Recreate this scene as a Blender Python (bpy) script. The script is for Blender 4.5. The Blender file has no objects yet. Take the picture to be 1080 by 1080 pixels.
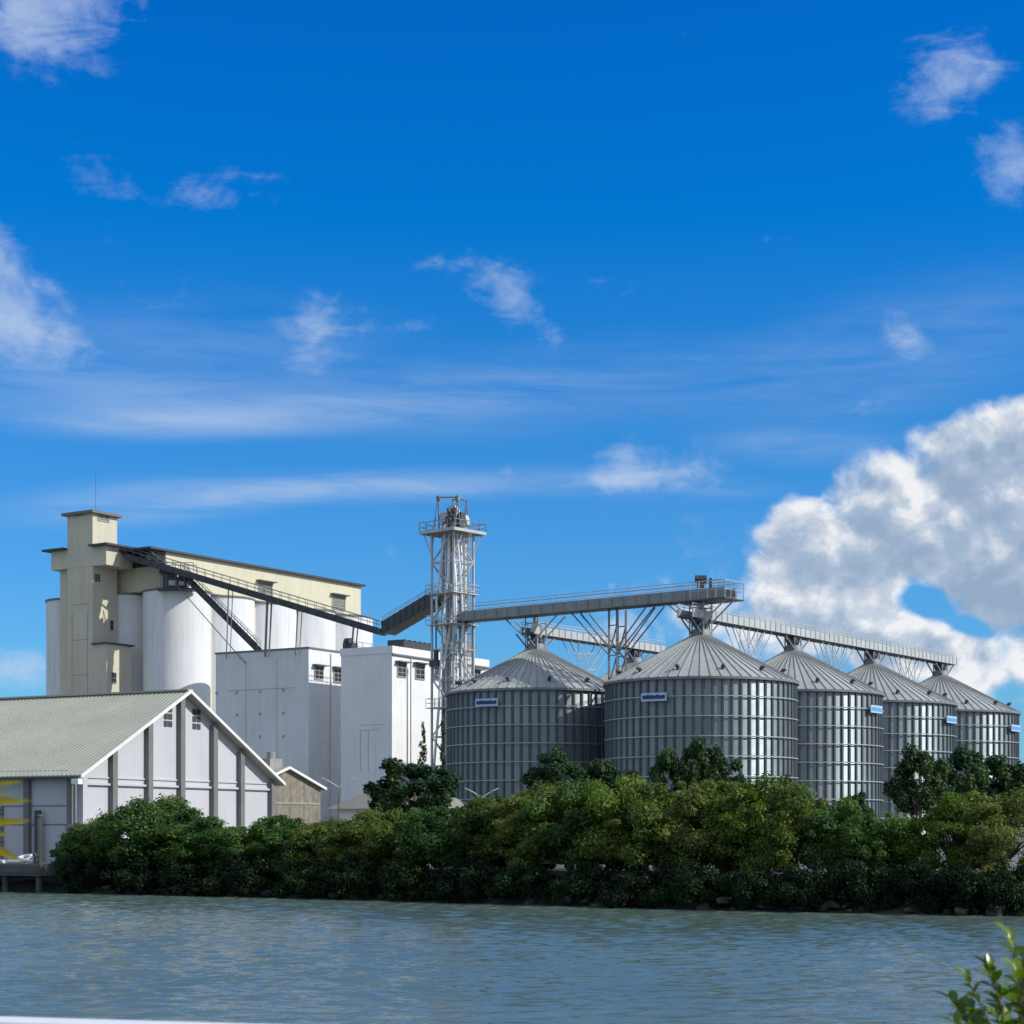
import bpy, bmesh, math, random
import numpy as np
from mathutils import Vector, Matrix, Euler

random.seed(7)
RNG = np.random.default_rng(11)
S = bpy.context.scene
COL = S.collection
F = 2000.0            # focal length in photo pixels (photo 1080 x 1080)
HZ = 880.0            # photo row of the horizon
CAMZ = 4.0            # camera height above the water
GZ = 1.8              # yard level above the water
R = math.radians

# ------------------------------------------------------------------ basics
def at(px, py, Y):
    return Vector(((px - 540) / F * Y, Y, CAMZ + (HZ - py) / F * Y))

def tag(o, label=None, cat=None, group=None, kind=None):
    if label: o['label'] = label
    if cat: o['category'] = cat
    if group: o['group'] = group
    if kind: o['kind'] = kind
    return o

def empty(name, loc, rz=0.0):
    o = bpy.data.objects.new(name, None)
    COL.objects.link(o)
    o.location = loc
    o.rotation_euler = (0, 0, rz)
    return o

def link_mesh(name, verts, faces, mat, parent=None, smooth=False, tints=None, loc=None):
    me = bpy.data.meshes.new(name)
    me.from_pydata(verts, [], faces)
    me.update()
    if mat: me.materials.append(mat)
    if smooth:
        me.polygons.foreach_set('use_smooth', [True] * len(me.polygons))
    if tints is not None:
        at_ = me.attributes.new('tint', 'FLOAT', 'FACE')
        at_.data.foreach_set('value', np.asarray(tints, np.float32))
    o = bpy.data.objects.new(name, me)
    COL.objects.link(o)
    if parent: o.parent = parent
    if loc is not None: o.location = loc
    return o

class MB:
    def __init__(s):
        s.v = []; s.f = []
    def add(s, vs, fs):
        b = len(s.v)
        s.v += [tuple(v) for v in vs]
        s.f += [tuple(b + i for i in f) for f in fs]
        return s
    def box(s, x0, x1, y0, y1, z0, z1):
        vs = [(x0,y0,z0),(x1,y0,z0),(x1,y1,z0),(x0,y1,z0),(x0,y0,z1),(x1,y0,z1),(x1,y1,z1),(x0,y1,z1)]
        return s.add(vs, [(0,3,2,1),(4,5,6,7),(0,1,5,4),(1,2,6,5),(2,3,7,6),(3,0,4,7)])
    def bar(s, p, q, w, h=None, up=(0,0,1)):
        h = h or w
        p = Vector(p); q = Vector(q); d = (q - p)
        if d.length < 1e-6: return s
        d.normalize()
        upv = Vector(up)
        if abs(d.dot(upv)) > 0.98: upv = Vector((1, 0.2, 0)).normalized()
        sx = d.cross(upv).normalized(); sz = sx.cross(d).normalized()
        a = sx * w / 2; b = sz * h / 2
        vs = [p-a-b, p+a-b, p+a+b, p-a+b, q-a-b, q+a-b, q+a+b, q-a+b]
        return s.add(vs, [(0,3,2,1),(4,5,6,7),(0,1,5,4),(1,2,6,5),(2,3,7,6),(3,0,4,7)][:] )
    def tube(s, pts, r, n=8, r2=None, cap=True):
        pts = [Vector(p) for p in pts]
        m = len(pts); r2 = r if r2 is None else r2
        base = len(s.v); prev = None
        for i, p in enumerate(pts):
            if i == 0: d = pts[1] - p
            elif i == m - 1: d = p - pts[i-1]
            else: d = pts[i+1] - pts[i-1]
            d.normalize()
            if prev is None:
                ref = Vector((0,0,1)) if abs(d.z) < 0.9 else Vector((1,0,0))
                sx = d.cross(ref).normalized()
            else:
                sx = (prev - d * prev.dot(d)).normalized()
            prev = sx
            sy = d.cross(sx)
            rr = r + (r2 - r) * i / (m - 1)
            for k in range(n):
                a = 2*math.pi*k/n
                s.v.append(tuple(p + sx*math.cos(a)*rr + sy*math.sin(a)*rr))
        for i in range(m-1):
            for k in range(n):
                a = base+i*n+k; b = base+i*n+(k+1)%n
                s.f.append((a, b, b+n, a+n))
        if cap:
            s.f.append(tuple(base+k for k in range(n))[::-1])
            s.f.append(tuple(base+(m-1)*n+k for k in range(n)))
        return s
    def lathe(s, prof, n=64, cx=0, cy=0):
        base = len(s.v)
        for (r, z) in prof:
            for k in range(n):
                a = 2*math.pi*k/n
                s.v.append((cx+r*math.cos(a), cy+r*math.sin(a), z))
        for i in range(len(prof)-1):
            for k in range(n):
                a = base+i*n+k; b = base+i*n+(k+1)%n
                s.f.append((a, b, b+n, a+n))
        return s
    def poly(s, pts, thick):
        """extrude polygon pts by vector thick"""
        n = len(pts); t = Vector(thick)
        vs = [Vector(p) for p in pts] + [Vector(p)+t for p in pts]
        fs = [tuple(range(n))[::-1], tuple(range(n, 2*n))]
        for i in range(n):
            j = (i+1) % n
            fs.append((i, j, n+j, n+i))
        return s.add(vs, fs)
    def build(s, name, mat, parent=None, smooth=False, tints=None, loc=None):
        o = link_mesh(name, s.v, s.f, mat, parent, False, tints, loc)
        bm = bmesh.new(); bm.from_mesh(o.data)
        bmesh.ops.recalc_face_normals(bm, faces=bm.faces)
        bm.to_mesh(o.data); bm.free()
        if smooth:
            o.data.polygons.foreach_set('use_smooth', [True]*len(o.data.polygons))
            try: o.data.set_sharp_from_angle(angle=R(40))
            except Exception: pass
        return o

def bevel(o, w, seg=2):
    m = o.modifiers.new('bevel', 'BEVEL'); m.width = w; m.segments = seg; m.limit_method = 'ANGLE'
    return o

class Frame:
    """local frame of a building: x right (v), y away (u), z up"""
    def __init__(s, ox, oy, theta):
        s.o = Vector((ox, oy, 0)); s.th = theta
        s.u = Vector((math.sin(theta), math.cos(theta), 0)); s.v = Vector((math.cos(theta), -math.sin(theta), 0))
    def root(s, name, z=GZ):
        return empty(name, (s.o.x, s.o.y, z), -s.th)
    def y_on(s, px, x):      # local y of the point of plane x=const seen at px
        k = (px-540)/F; b = s.o + s.v*x
        return (k*b.y - b.x) / (s.u.x - k*s.u.y)
    def x_on(s, px, y):
        k = (px-540)/F; b = s.o + s.u*y
        return (k*b.y - b.x) / (s.v.x - k*s.v.y)
    def z_at(s, py, x, y, zbase=GZ):
        Y = (s.o + s.v*x + s.u*y).y
        return CAMZ + (HZ-py)/F*Y - zbase

# ------------------------------------------------------------------ materials
def nodes_of(m):
    m.use_nodes = True
    nt = m.node_tree
    b = nt.nodes.get('Principled BSDF')
    return nt, b

def N(nt, t, **kw):
    n = nt.nodes.new(t)
    for k, v in kw.items():
        if k == 'inp':
            for a, b in v.items(): n.inputs[a].default_value = b
        else: setattr(n, k, v)
    return n

def L(nt, a, b): nt.links.new(a, b)

def mat(name, col, rough=0.7, metal=0.0, var=0.15, scale=0.6, streak=0.0, stain=None, stain_amt=0.3, bump=0.0, bscale=8.0, tint=0.0, spec=0.5, coat=0.0):
    """surface with broad noise variation, vertical streaks and stains"""
    m = bpy.data.materials.new(name)
    nt, b = nodes_of(m)
    tc = N(nt, 'ShaderNodeTexCoord')
    n1 = N(nt, 'ShaderNodeTexNoise', inp={'Scale': scale, 'Detail': 8.0, 'Roughness': 0.6})
    L(nt, tc.outputs['Object'], n1.inputs['Vector'])
    dark = tuple(c*(1-var) for c in col) + (1,); lite = tuple(min(1, c*(1+var)) for c in col) + (1,)
    r1 = N(nt, 'ShaderNodeValToRGB')
    r1.color_ramp.elements[0].position = 0.3; r1.color_ramp.elements[0].color = dark
    r1.color_ramp.elements[1].position = 0.7; r1.color_ramp.elements[1].color = lite
    L(nt, n1.outputs['Fac'], r1.inputs['Fac'])
    out = r1.outputs['Color']
    if stain is not None:
        mp = N(nt, 'ShaderNodeMapping'); mp.inputs['Scale'].default_value = (1.6, 1.6, 0.10 if streak else 1.0)
        L(nt, tc.outputs['Object'], mp.inputs['Vector'])
        n2 = N(nt, 'ShaderNodeTexNoise', inp={'Scale': streak or 0.8, 'Detail': 6.0, 'Roughness': 0.65})
        L(nt, mp.outputs['Vector'], n2.inputs['Vector'])
        mr = N(nt, 'ShaderNodeMapRange', inp={'From Min': 0.48, 'From Max': 0.72, 'To Min': 0.0, 'To Max': stain_amt})
        L(nt, n2.outputs['Fac'], mr.inputs['Value'])
        mx = N(nt, 'ShaderNodeMix', data_type='RGBA')
        L(nt, mr.outputs['Result'], mx.inputs[0]); L(nt, out, mx.inputs[6])
        mx.inputs[7].default_value = tuple(stain) + (1,)
        out = mx.outputs[2]
    if tint:
        a = N(nt, 'ShaderNodeAttribute', attribute_name='tint')
        mr = N(nt, 'ShaderNodeMapRange', inp={'From Min': 0.0, 'From Max': 1.0, 'To Min': 1-tint, 'To Max': 1+tint})
        L(nt, a.outputs['Fac'], mr.inputs['Value'])
        mm = N(nt, 'ShaderNodeVectorMath', operation='SCALE')
        L(nt, out, mm.inputs[0]); L(nt, mr.outputs['Result'], mm.inputs['Scale'])
        out = mm.outputs[0]
    L(nt, out, b.inputs['Base Color'])
    b.inputs['Roughness'].default_value = rough
    b.inputs['Metallic'].default_value = metal
    b.inputs['Specular IOR Level'].default_value = spec
    b.inputs['Coat Weight'].default_value = coat
    if bump:
        n3 = N(nt, 'ShaderNodeTexNoise', inp={'Scale': bscale, 'Detail': 5.0})
        L(nt, tc.outputs['Object'], n3.inputs['Vector'])
        bp = N(nt, 'ShaderNodeBump', inp={'Strength': bump, 'Distance': 0.1})
        L(nt, n3.outputs['Fac'], bp.inputs['Height']); L(nt, bp.outputs['Normal'], b.inputs['Normal'])
    return m

M = {}
M['galv_wall'] = mat('galvanised_wall_sheet', (.245,.290,.305), .47, .80, .10, .25, 1.2, (.19,.215,.215), .45, tint=.20)
def corrugate(m, pitch, amp):
    nt = m.node_tree; b = nt.nodes['Principled BSDF']
    tc = N(nt, 'ShaderNodeTexCoord'); sp = N(nt, 'ShaderNodeSeparateXYZ'); L(nt, tc.outputs['Object'], sp.inputs[0])
    k = N(nt, 'ShaderNodeMath', operation='MULTIPLY', inp={1: 2*math.pi/pitch}); L(nt, sp.outputs['Z'], k.inputs[0])
    sn = N(nt, 'ShaderNodeMath', operation='SINE'); L(nt, k.outputs[0], sn.inputs[0])
    am = N(nt, 'ShaderNodeMath', operation='MULTIPLY', inp={1: amp}); L(nt, sn.outputs[0], am.inputs[0])
    cb = N(nt, 'ShaderNodeCombineXYZ'); L(nt, am.outputs[0], cb.inputs[2])
    ge = N(nt, 'ShaderNodeNewGeometry'); ad = N(nt, 'ShaderNodeVectorMath', operation='ADD'); L(nt, ge.outputs['Normal'], ad.inputs[0]); L(nt, cb.outputs[0], ad.inputs[1])
    nm = N(nt, 'ShaderNodeVectorMath', operation='NORMALIZE'); L(nt, ad.outputs[0], nm.inputs[0]); L(nt, nm.outputs[0], b.inputs['Normal'])
corrugate(M['galv_wall'], .11, .50)
M['galv_rib'] = mat('galvanised_stiffener', (.085,.10,.105), .5, .45, .15, .5)
M['galv_ring'] = mat('galvanised_wind_ring', (.36,.39,.40), .5, .3, .10, .5)
M['galv_roof'] = mat('galvanised_roof_sheet', (.385,.405,.39), .6, .2, .10, .3, 1.5, (.23,.235,.215), .5, tint=.10)
M['galv'] = mat('galvanised_steel', (.46,.47,.47), .6, .25, .12, .8)
M['galv_pale'] = mat('pale_galvanised_panel', (.46,.485,.475), .55, .2, .14, .6, 1.4, (.34,.35,.33), .4)
M['gallery_side'] = mat('weathered_gallery_panel', (.25,.27,.265), .6, .25, .15, .6, 1.4, (.17,.18,.17), .5)
M['galv_dark'] = mat('dull_dark_steel', (.07,.075,.08), .6, .4, .2, .8)
M['steel_mid'] = mat('grey_painted_steel', (.20,.215,.225), .6, .2, .2, .8)
M['white_conc'] = mat('white_painted_concrete', (.72,.73,.735), .8, 0, .07, .15, 1.1, (.46,.46,.43), .5, bump=.1)
M['white_wall'] = mat('white_painted_wall', (.78,.78,.77), .75, 0, .07, .2, 1.4, (.54,.52,.47), .3)
M['block_wall'] = mat('off_white_block_wall', (.70,.71,.71), .8, 0, .09, .14, 1.0, (.48,.48,.46), .35)
M['cream'] = mat('cream_painted_concrete', (.62,.585,.43), .8, 0, .06, .2, 1.2, (.42,.39,.27), .35)
M['cream_dull'] = mat('weathered_beige_concrete', (.57,.53,.41), .85, 0, .08, .2, 1.2, (.38,.35,.27), .4)
M['dark_roof'] = mat('dark_roof_edge', (.05,.055,.065), .6, 0, .2, .5)
M['pale_roof'] = mat('pale_green_roof_sheet', (.39,.40,.335), .6, .1, .09, .3, 2.0, (.28,.285,.23), .5)
M['gable_wall'] = mat('lilac_grey_painted_wall', (.49,.495,.52), .8, 0, .06, .25, 1.0, (.40,.395,.39), .3)
M['pilaster'] = mat('grey_concrete_pilaster', (.17,.168,.165), .85, 0, .15, .6, 1.2, (.18,.17,.16), .4)
M['trim'] = mat('white_trim', (.72,.71,.68), .7, 0, .06, .6)
M['opening'] = mat('dark_window_glass', (.03,.035,.04), .25, 0, .3, 1.0)
M['frame'] = mat('grey_window_frame', (.35,.35,.34), .7, 0, .1, 1.0)
M['louvre'] = mat('weathered_louvre', (.20,.20,.16), .8, 0, .25, 2.0)
M['tan'] = mat('tan_rough_plaster', (.225,.20,.16), .9, 0, .32, 1.6, 1.5, (.10,.09,.07), .7, bump=.3)
M['olive_roof'] = mat('olive_roof_sheet', (.23,.235,.19), .7, 0, .12, .5)
M['concrete'] = mat('grey_concrete', (.30,.30,.29), .9, 0, .15, .8, 1.2, (.17,.165,.15), .5, bump=.2)
M['quay_conc'] = mat('dark_quay_concrete', (.13,.13,.125), .9, 0, .3, .8, 1.5, (.05,.05,.045), .6, bump=.3)  # dark base with darker vertical streaks
M['dark_conc'] = mat('wet_dark_concrete', (.09,.09,.085), .8, 0, .3, .8)
M['rock'] = mat('weathered_rock', (.075,.07,.062), .9, 0, .35, 1.5, 0, (.08,.08,.06), .6, bump=.6, bscale=3)
M['bark'] = mat('brown_bark', (.10,.075,.055), .9, 0, .3, 3.0, bump=.6, bscale=12)
M['stem'] = mat('green_brown_stem', (.16,.13,.06), .7, 0, .25, 12.0)
M['sign_blue'] = mat('deep_blue_lettering', (.012,.045,.16), .5, 0, .1, 2)
M['sign_pale'] = mat('pale_blue_sign_board', (.42,.54,.72), .5, 0, .06, 2)
M['sign_cyan'] = mat('sky_blue_lettering', (.10,.36,.62), .5, 0, .06, 2)
M['rope'] = mat('white_hose', (.62,.62,.60), .7, 0, .15, 2)
M['white_paint'] = mat('white_gloss_paint', (.80,.80,.79), .45, 0, .04, 2, 0, (.6,.6,.56), .25)
M['car_white'] = mat('white_car_paint', (.78,.78,.78), .25, 0, .02, 1, coat=.6)
M['car_red'] = mat('red_car_paint', (.42,.05,.03), .25, 0, .02, 1, coat=.6)
M['car_silver'] = mat('silver_car_paint', (.42,.43,.45), .3, .6, .02, 1, coat=.6)
M['tyre'] = mat('black_rubber', (.02,.02,.02), .85, 0, .2, 4)
M['rim'] = mat('alloy_rim', (.5,.5,.5), .35, .8, .1, 4)
M['lamp_glass'] = mat('frosted_lamp_glass', (.7,.7,.66), .3, 0, .05, 4)
M['tail'] = mat('red_lamp_glass', (.35,.02,.02), .2, 0, .1, 4)

def leaf_mat(name, cols, trans=.35, rough=.55, nscale=.35, spec=.16):
    """leaves: tint per leaf, colour patches through the crown"""
    m = bpy.data.materials.new(name)
    nt, b = nodes_of(m)
    a = N(nt, 'ShaderNodeAttribute', attribute_name='tint')
    tc = N(nt, 'ShaderNodeTexCoord')
    oi = N(nt, 'ShaderNodeObjectInfo')
    geo = N(nt, 'ShaderNodeNewGeometry')
    n = N(nt, 'ShaderNodeTexNoise', inp={'Scale': nscale, 'Detail': 3.0})
    L(nt, geo.outputs['Position'], n.inputs['Vector'])
    orr = N(nt, 'ShaderNodeMath', operation='MULTIPLY', inp={1: .22}); L(nt, oi.outputs['Random'], orr.inputs[0])
    m1 = N(nt, 'ShaderNodeMath', operation='MULTIPLY_ADD', inp={1: .42}); L(nt, a.outputs['Fac'], m1.inputs[0]); L(nt, orr.outputs[0], m1.inputs[2])
    m2 = N(nt, 'ShaderNodeMath', operation='MULTIPLY_ADD', inp={1: 1.7, 2: -.63}); L(nt, n.outputs['Fac'], m2.inputs[0])
    ad = N(nt, 'ShaderNodeMath', operation='ADD'); L(nt, m1.outputs[0], ad.inputs[0]); L(nt, m2.outputs[0], ad.inputs[1])
    rp = N(nt, 'ShaderNodeValToRGB')
    els = rp.color_ramp.elements
    els[0].position = 0.0; els[0].color = cols[0]+(1,)
    els[1].position = 1.0; els[1].color = cols[-1]+(1,)
    for i, c in enumerate(cols[1:-1]):
        e = els.new((i+1)/(len(cols)-1)); e.color = c+(1,)
    L(nt, ad.outputs[0], rp.inputs['Fac'])
    L(nt, rp.outputs['Color'], b.inputs['Base Color'])
    b.inputs['Roughness'].default_value = rough
    b.inputs['Specular IOR Level'].default_value = spec
    tr = N(nt, 'ShaderNodeBsdfTranslucent')
    hs = N(nt, 'ShaderNodeHueSaturation', inp={'Saturation': 1.15, 'Value': 1.4})
    L(nt, rp.outputs['Color'], hs.inputs['Color']); L(nt, hs.outputs['Color'], tr.inputs['Color'])
    mx = N(nt, 'ShaderNodeMixShader', inp={0: trans})
    L(nt, b.outputs[0], mx.inputs[1]); L(nt, tr.outputs[0], mx.inputs[2])
    L(nt, mx.outputs[0], nt.nodes['Material Output'].inputs['Surface'])
    return m

M['leaf_green'] = leaf_mat('green_leaves', [(.018,.046,.013),(.046,.104,.022),(.090,.165,.034),(.150,.220,.052)], trans=.38, spec=.28)
M['leaf_olive'] = leaf_mat('olive_leaves', [(.022,.050,.014),(.058,.110,.021),(.108,.160,.030),(.165,.205,.046),(.19,.18,.08)], trans=.38, spec=.28)
M['leaf_yellow'] = leaf_mat('yellow_green_leaves', [(.027,.064,.014),(.072,.132,.020),(.125,.190,.028),(.185,.240,.046)], trans=.38, spec=.28)
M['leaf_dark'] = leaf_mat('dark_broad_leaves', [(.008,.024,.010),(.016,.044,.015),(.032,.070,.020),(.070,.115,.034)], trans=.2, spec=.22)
M['leaf_shaded'] = leaf_mat('shade_darkened_leaves', [(.004,.010,.005),(.008,.020,.008),(.014,.034,.010),(.03,.055,.015)], trans=.15, spec=.12)  # shade at the foot of the hedge put into the leaf colour
M['leaf_fg'] = leaf_mat('glossy_green_leaves', [(.040,.085,.010),(.085,.15,.014),(.15,.215,.02),(.26,.30,.04)], trans=.4, rough=.25, nscale=4.0, spec=.6)
M['leaf_gold'] = leaf_mat('golden_palm_leaflets', [(.13,.125,.012),(.24,.21,.014),(.36,.30,.02)], trans=.35, rough=.4, nscale=3.0)

# water
def water_mat():
    m = bpy.data.materials.new('river_water')
    nt, b = nodes_of(m)
    tc = N(nt, 'ShaderNodeTexCoord')
    mp = N(nt, 'ShaderNodeMapping'); mp.inputs['Rotation'].default_value = (0, 0, R(-12)); mp.inputs['Scale'].default_value = (.55, 1.0, 1)
    L(nt, tc.outputs['Object'], mp.inputs['Vector'])
    n1 = N(nt, 'ShaderNodeTexNoise', inp={'Scale': 1.6, 'Detail': 4.0, 'Roughness': .6, 'Distortion': .4})
    n2 = N(nt, 'ShaderNodeTexNoise', inp={'Scale': 5.5, 'Detail': 3.0, 'Roughness': .6})
    n3 = N(nt, 'ShaderNodeTexNoise', inp={'Scale': .045, 'Detail': 3.0, 'Roughness': .55})
    for n in (n1, n2): L(nt, mp.outputs['Vector'], n.inputs['Vector'])
    L(nt, tc.outputs['Object'], n3.inputs['Vector'])
    ad = N(nt, 'ShaderNodeMath', operation='MULTIPLY_ADD', inp={1: .22}); L(nt, n2.outputs['Fac'], ad.inputs[0]); L(nt, n1.outputs['Fac'], ad.inputs[2])
    bp = N(nt, 'ShaderNodeBump', inp={'Strength': .5, 'Distance': .10})
    L(nt, ad.outputs[0], bp.inputs['Height']); L(nt, bp.outputs['Normal'], b.inputs['Normal'])
    rp = N(nt, 'ShaderNodeValToRGB')
    rp.color_ramp.elements[0].position = .35; rp.color_ramp.elements[0].color = (.082,.126,.110,1)
    rp.color_ramp.elements[1].position = .65; rp.color_ramp.elements[1].color = (.108,.156,.134,1)
    L(nt, n3.outputs['Fac'], rp.inputs['Fac']); L(nt, rp.outputs['Color'], b.inputs['Base Color'])
    b.inputs['Roughness'].default_value = .12
    b.inputs['IOR'].default_value = 1.33
    return m
M['water'] = water_mat()

def ground_mat():
    m = bpy.data.materials.new('yard_ground')
    nt, b = nodes_of(m)
    tc = N(nt, 'ShaderNodeTexCoord')
    n1 = N(nt, 'ShaderNodeTexNoise', inp={'Scale': .08, 'Detail': 8.0, 'Roughness': .65}); L(nt, tc.outputs['Object'], n1.inputs['Vector'])
    n2 = N(nt, 'ShaderNodeTexNoise', inp={'Scale': 1.5, 'Detail': 6.0}); L(nt, tc.outputs['Object'], n2.inputs['Vector'])
    rp = N(nt, 'ShaderNodeValToRGB'); e = rp.color_ramp.elements
    e[0].position = .35; e[0].color = (.10,.10,.07,1); e[1].position = .62; e[1].color = (.30,.29,.26,1)
    L(nt, n1.outputs['Fac'], rp.inputs['Fac'])
    mx = N(nt, 'ShaderNodeMix', data_type='RGBA', blend_type='MULTIPLY', inp={0: .5})
    L(nt, rp.outputs['Color'], mx.inputs[6]); L(nt, n2.outputs['Color'], mx.inputs[7])
    L(nt, mx.outputs[2], b.inputs['Base Color']); b.inputs['Roughness'].default_value = .95
    bp = N(nt, 'ShaderNodeBump', inp={'Strength': .4}); L(nt, n2.outputs['Fac'], bp.inputs['Height']); L(nt, bp.outputs['Normal'], b.inputs['Normal'])
    return m
M['ground'] = ground_mat()
M['bank'] = mat('dark_river_mud', (.030,.028,.022), .9, 0, .4, .8, 0, (.03,.035,.02), .6, bump=.6, bscale=2)
M['asphalt'] = mat('asphalt', (.055,.055,.055), .9, 0, .2, .5)

# ------------------------------------------------------------------ camera, sun, sky
cam = bpy.data.cameras.new('camera'); co = bpy.data.objects.new('camera', cam); COL.objects.link(co)
co.location = (0, 0, CAMZ); co.rotation_euler = (R(90), 0, 0)
cam.sensor_width = 36; cam.lens = 36 * F / 1080; cam.shift_y = (HZ - 540) / 1080
cam.clip_start = .3; cam.clip_end = 20000
cam.dof.use_dof = True; cam.dof.focus_distance = 150; cam.dof.aperture_fstop = 5.0
S.camera = co

SUN_EL, SUN_AZ = R(35), math.atan2(.975, -.22)       # azimuth clockwise from +Y
sd = Vector((math.sin(SUN_AZ)*math.cos(SUN_EL), math.cos(SUN_AZ)*math.cos(SUN_EL), math.sin(SUN_EL)))
sl = bpy.data.lights.new('sun', 'SUN'); so = bpy.data.objects.new('sun', sl); COL.objects.link(so)
so.rotation_euler = sd.to_track_quat('Z', 'Y').to_euler(); so.location = (60, -20, 80)
sl.energy = 4.2; sl.angle = R(.53); sl.color = (1.0, .965, .88)

def build_world():
    w = bpy.data.worlds.new('World'); S.world = w; w.use_nodes = True
    nt = w.node_tree
    bg = nt.nodes['Background']
    sky = N(nt, 'ShaderNodeTexSky', sky_type='NISHITA')
    sky.sun_disc = False; sky.sun_elevation = SUN_EL; sky.sun_rotation = SUN_AZ
    sky.air_density = 1.0; sky.dust_density = .3; sky.ozone_density = 2.0; sky.altitude = 0
    tc = N(nt, 'ShaderNodeTexCoord')
    sp = N(nt, 'ShaderNodeSeparateXYZ'); L(nt, tc.outputs['Generated'], sp.inputs[0])
    az = N(nt, 'ShaderNodeMath', operation='ARCTAN2'); L(nt, sp.outputs['X'], az.inputs[0]); L(nt, sp.outputs['Y'], az.inputs[1])
    el = N(nt, 'ShaderNodeMath', operation='ARCSINE'); L(nt, sp.outputs['Z'], el.inputs[0])
    P = N(nt, 'ShaderNodeCombineXYZ'); L(nt, az.outputs[0], P.inputs[0]); L(nt, el.outputs[0], P.inputs[1])
    def math_(op, a, b=None, c=None, clamp=False):
        n = N(nt, 'ShaderNodeMath', operation=op); n.use_clamp = clamp
        for i, x in enumerate((a, b, c)):
            if x is None: continue
            if isinstance(x, (int, float)): n.inputs[i].default_value = x
            else: L(nt, x, n.inputs[i])
        return n.outputs[0]
    def ms(v, a, b, lo=0., hi=1., smooth=True):
        n = N(nt, 'ShaderNodeMapRange', inp={'From Min': a, 'From Max': b, 'To Min': lo, 'To Max': hi})
        n.interpolation_type = 'SMOOTHSTEP' if smooth else 'LINEAR'
        L(nt, v, n.inputs['Value']); return n.outputs['Result']
    def dirof(px, py):
        a = math.atan((px-540)/F); return a, math.atan((HZ-py)/F*math.cos(a))
    def blob(px, py, rx, ry, rot=0., amp=1., soft=1.):
        """soft elliptical patch of sky, centre and radii in degrees worked out from the photo"""
        a, e = dirof(px, py)
        mp = N(nt, 'ShaderNodeMapping', vector_type='TEXTURE')
        mp.inputs['Location'].default_value = (a, e, 0)
        mp.inputs['Rotation'].default_value = (0, 0, R(rot))
        mp.inputs['Scale'].default_value = (rx/F, ry/F, 1)
        L(nt, P.outputs[0], mp.inputs['Vector'])
        ln = N(nt, 'ShaderNodeVectorMath', operation='LENGTH'); L(nt, mp.outputs[0], ln.inputs[0])
        return ms(ln.outputs['Value'], 1.0, 1.0-soft, 0, amp)
    def total(bs, op='ADD'):
        t = bs[0]
        for b in bs[1:]: t = math_(op, t, b)
        return t
    def noise(scale, detail=8., rough=.55, off=(0,0,0), st=(1,1,1), dist=0., rot=0.):
        mp = N(nt, 'ShaderNodeMapping'); mp.inputs['Location'].default_value = off; mp.inputs['Scale'].default_value = st
        mp.inputs['Rotation'].default_value = (0, 0, R(rot))
        L(nt, P.outputs[0], mp.inputs['Vector'])
        n = N(nt, 'ShaderNodeTexNoise', inp={'Scale': scale, 'Detail': detail, 'Roughness': rough, 'Distortion': dist})
        L(nt, mp.outputs[0], n.inputs['Vector']); return n.outputs['Fac']
    # sky colour: Nishita, deepened to the saturated blue of a clear tropical noon
    hs = N(nt, 'ShaderNodeHueSaturation', inp={'Hue': .5, 'Saturation': 1.0, 'Value': 1.0}); L(nt, sky.outputs[0], hs.inputs['Color'])
    grade = N(nt, 'ShaderNodeValToRGB'); ge = grade.color_ramp.elements
    GR = SKYGRADE
    ge[0].position = 0; ge[0].color = GR[0][1]; ge[1].position = 1; ge[1].color = GR[-1][1]
    for p_, c_ in GR[1:-1]:
        e_ = ge.new(p_); e_.color = c_
    L(nt, ms(el.outputs[0], 0., R(60), smooth=False), grade.inputs['Fac'])
    mul = N(nt, 'ShaderNodeMix', data_type='RGBA', blend_type='MULTIPLY', inp={0: 1.0})
    g2 = N(nt, 'ShaderNodeVectorMath', operation='SCALE'); g2.inputs['Scale'].default_value = 2.0; L(nt, grade.outputs[0], g2.inputs[0])
    mul.clamp_result = False
    L(nt, hs.outputs[0], mul.inputs[6]); L(nt, g2.outputs[0], mul.inputs[7])
    base = mul.outputs[2]
    # wisps and cirrus
    fb = noise(22, 9, .6, (3.1, 1.7, 0), (1, 1.3, 1), .6)
    fc = math_('MULTIPLY_ADD', noise(34, 8, .62, (2.4, 6.2, 0), (.30, 2.4, 1), .6, rot=-4), .55, math_('MULTIPLY', noise(10, 8, .6, (5.1, 2.2, 0), (.35, 2.2, 1), .5, rot=-3), .50))
    W = total([
        blob(50,15,150,95,15,1.25), blob(10,330,120,85,-30,1.3), blob(-20,230,60,90,0,.9), blob(75,365,60,30,-15,.5),
        blob(237,203,100,48,8,.62), blob(95,190,95,66,-30,.60), blob(335,360,80,90,-45,.86), blob(236,375,40,34,0,.5),
        blob(548,325,100,50,-38,.85), blob(470,280,90,50,-20,.35), blob(955,356,58,38,-45,.92), blob(880,320,40,24,0,.3),
        blob(990,85,85,80,40,.95), blob(1068,170,60,70,30,1.05), blob(1050,65,80,45,-20,.65), blob(715,50,80,40,0,.28), blob(660,478,85,60,0,.78), blob(690,505,110,30,0,.7),
        blob(536,497,22,18,0,.5), blob(410,585,40,24,0,.4), blob(15,705,90,48,0,1.35), blob(575,560,90,80,0,.42), blob(700,620,170,60,4,.72), blob(780,480,120,50,15,.5), blob(760,560,90,90,0,.45), blob(900,430,110,40,12,.4), blob(160,300,140,60,-10,.4), blob(420,350,130,60,-15,.4), blob(640,300,160,60,-8,.34), blob(820,250,110,50,5,.3)])
    fd = noise(60, 7, .6, (9.1, 4.7, 0), (1, 1.2, 1), .8)
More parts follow.
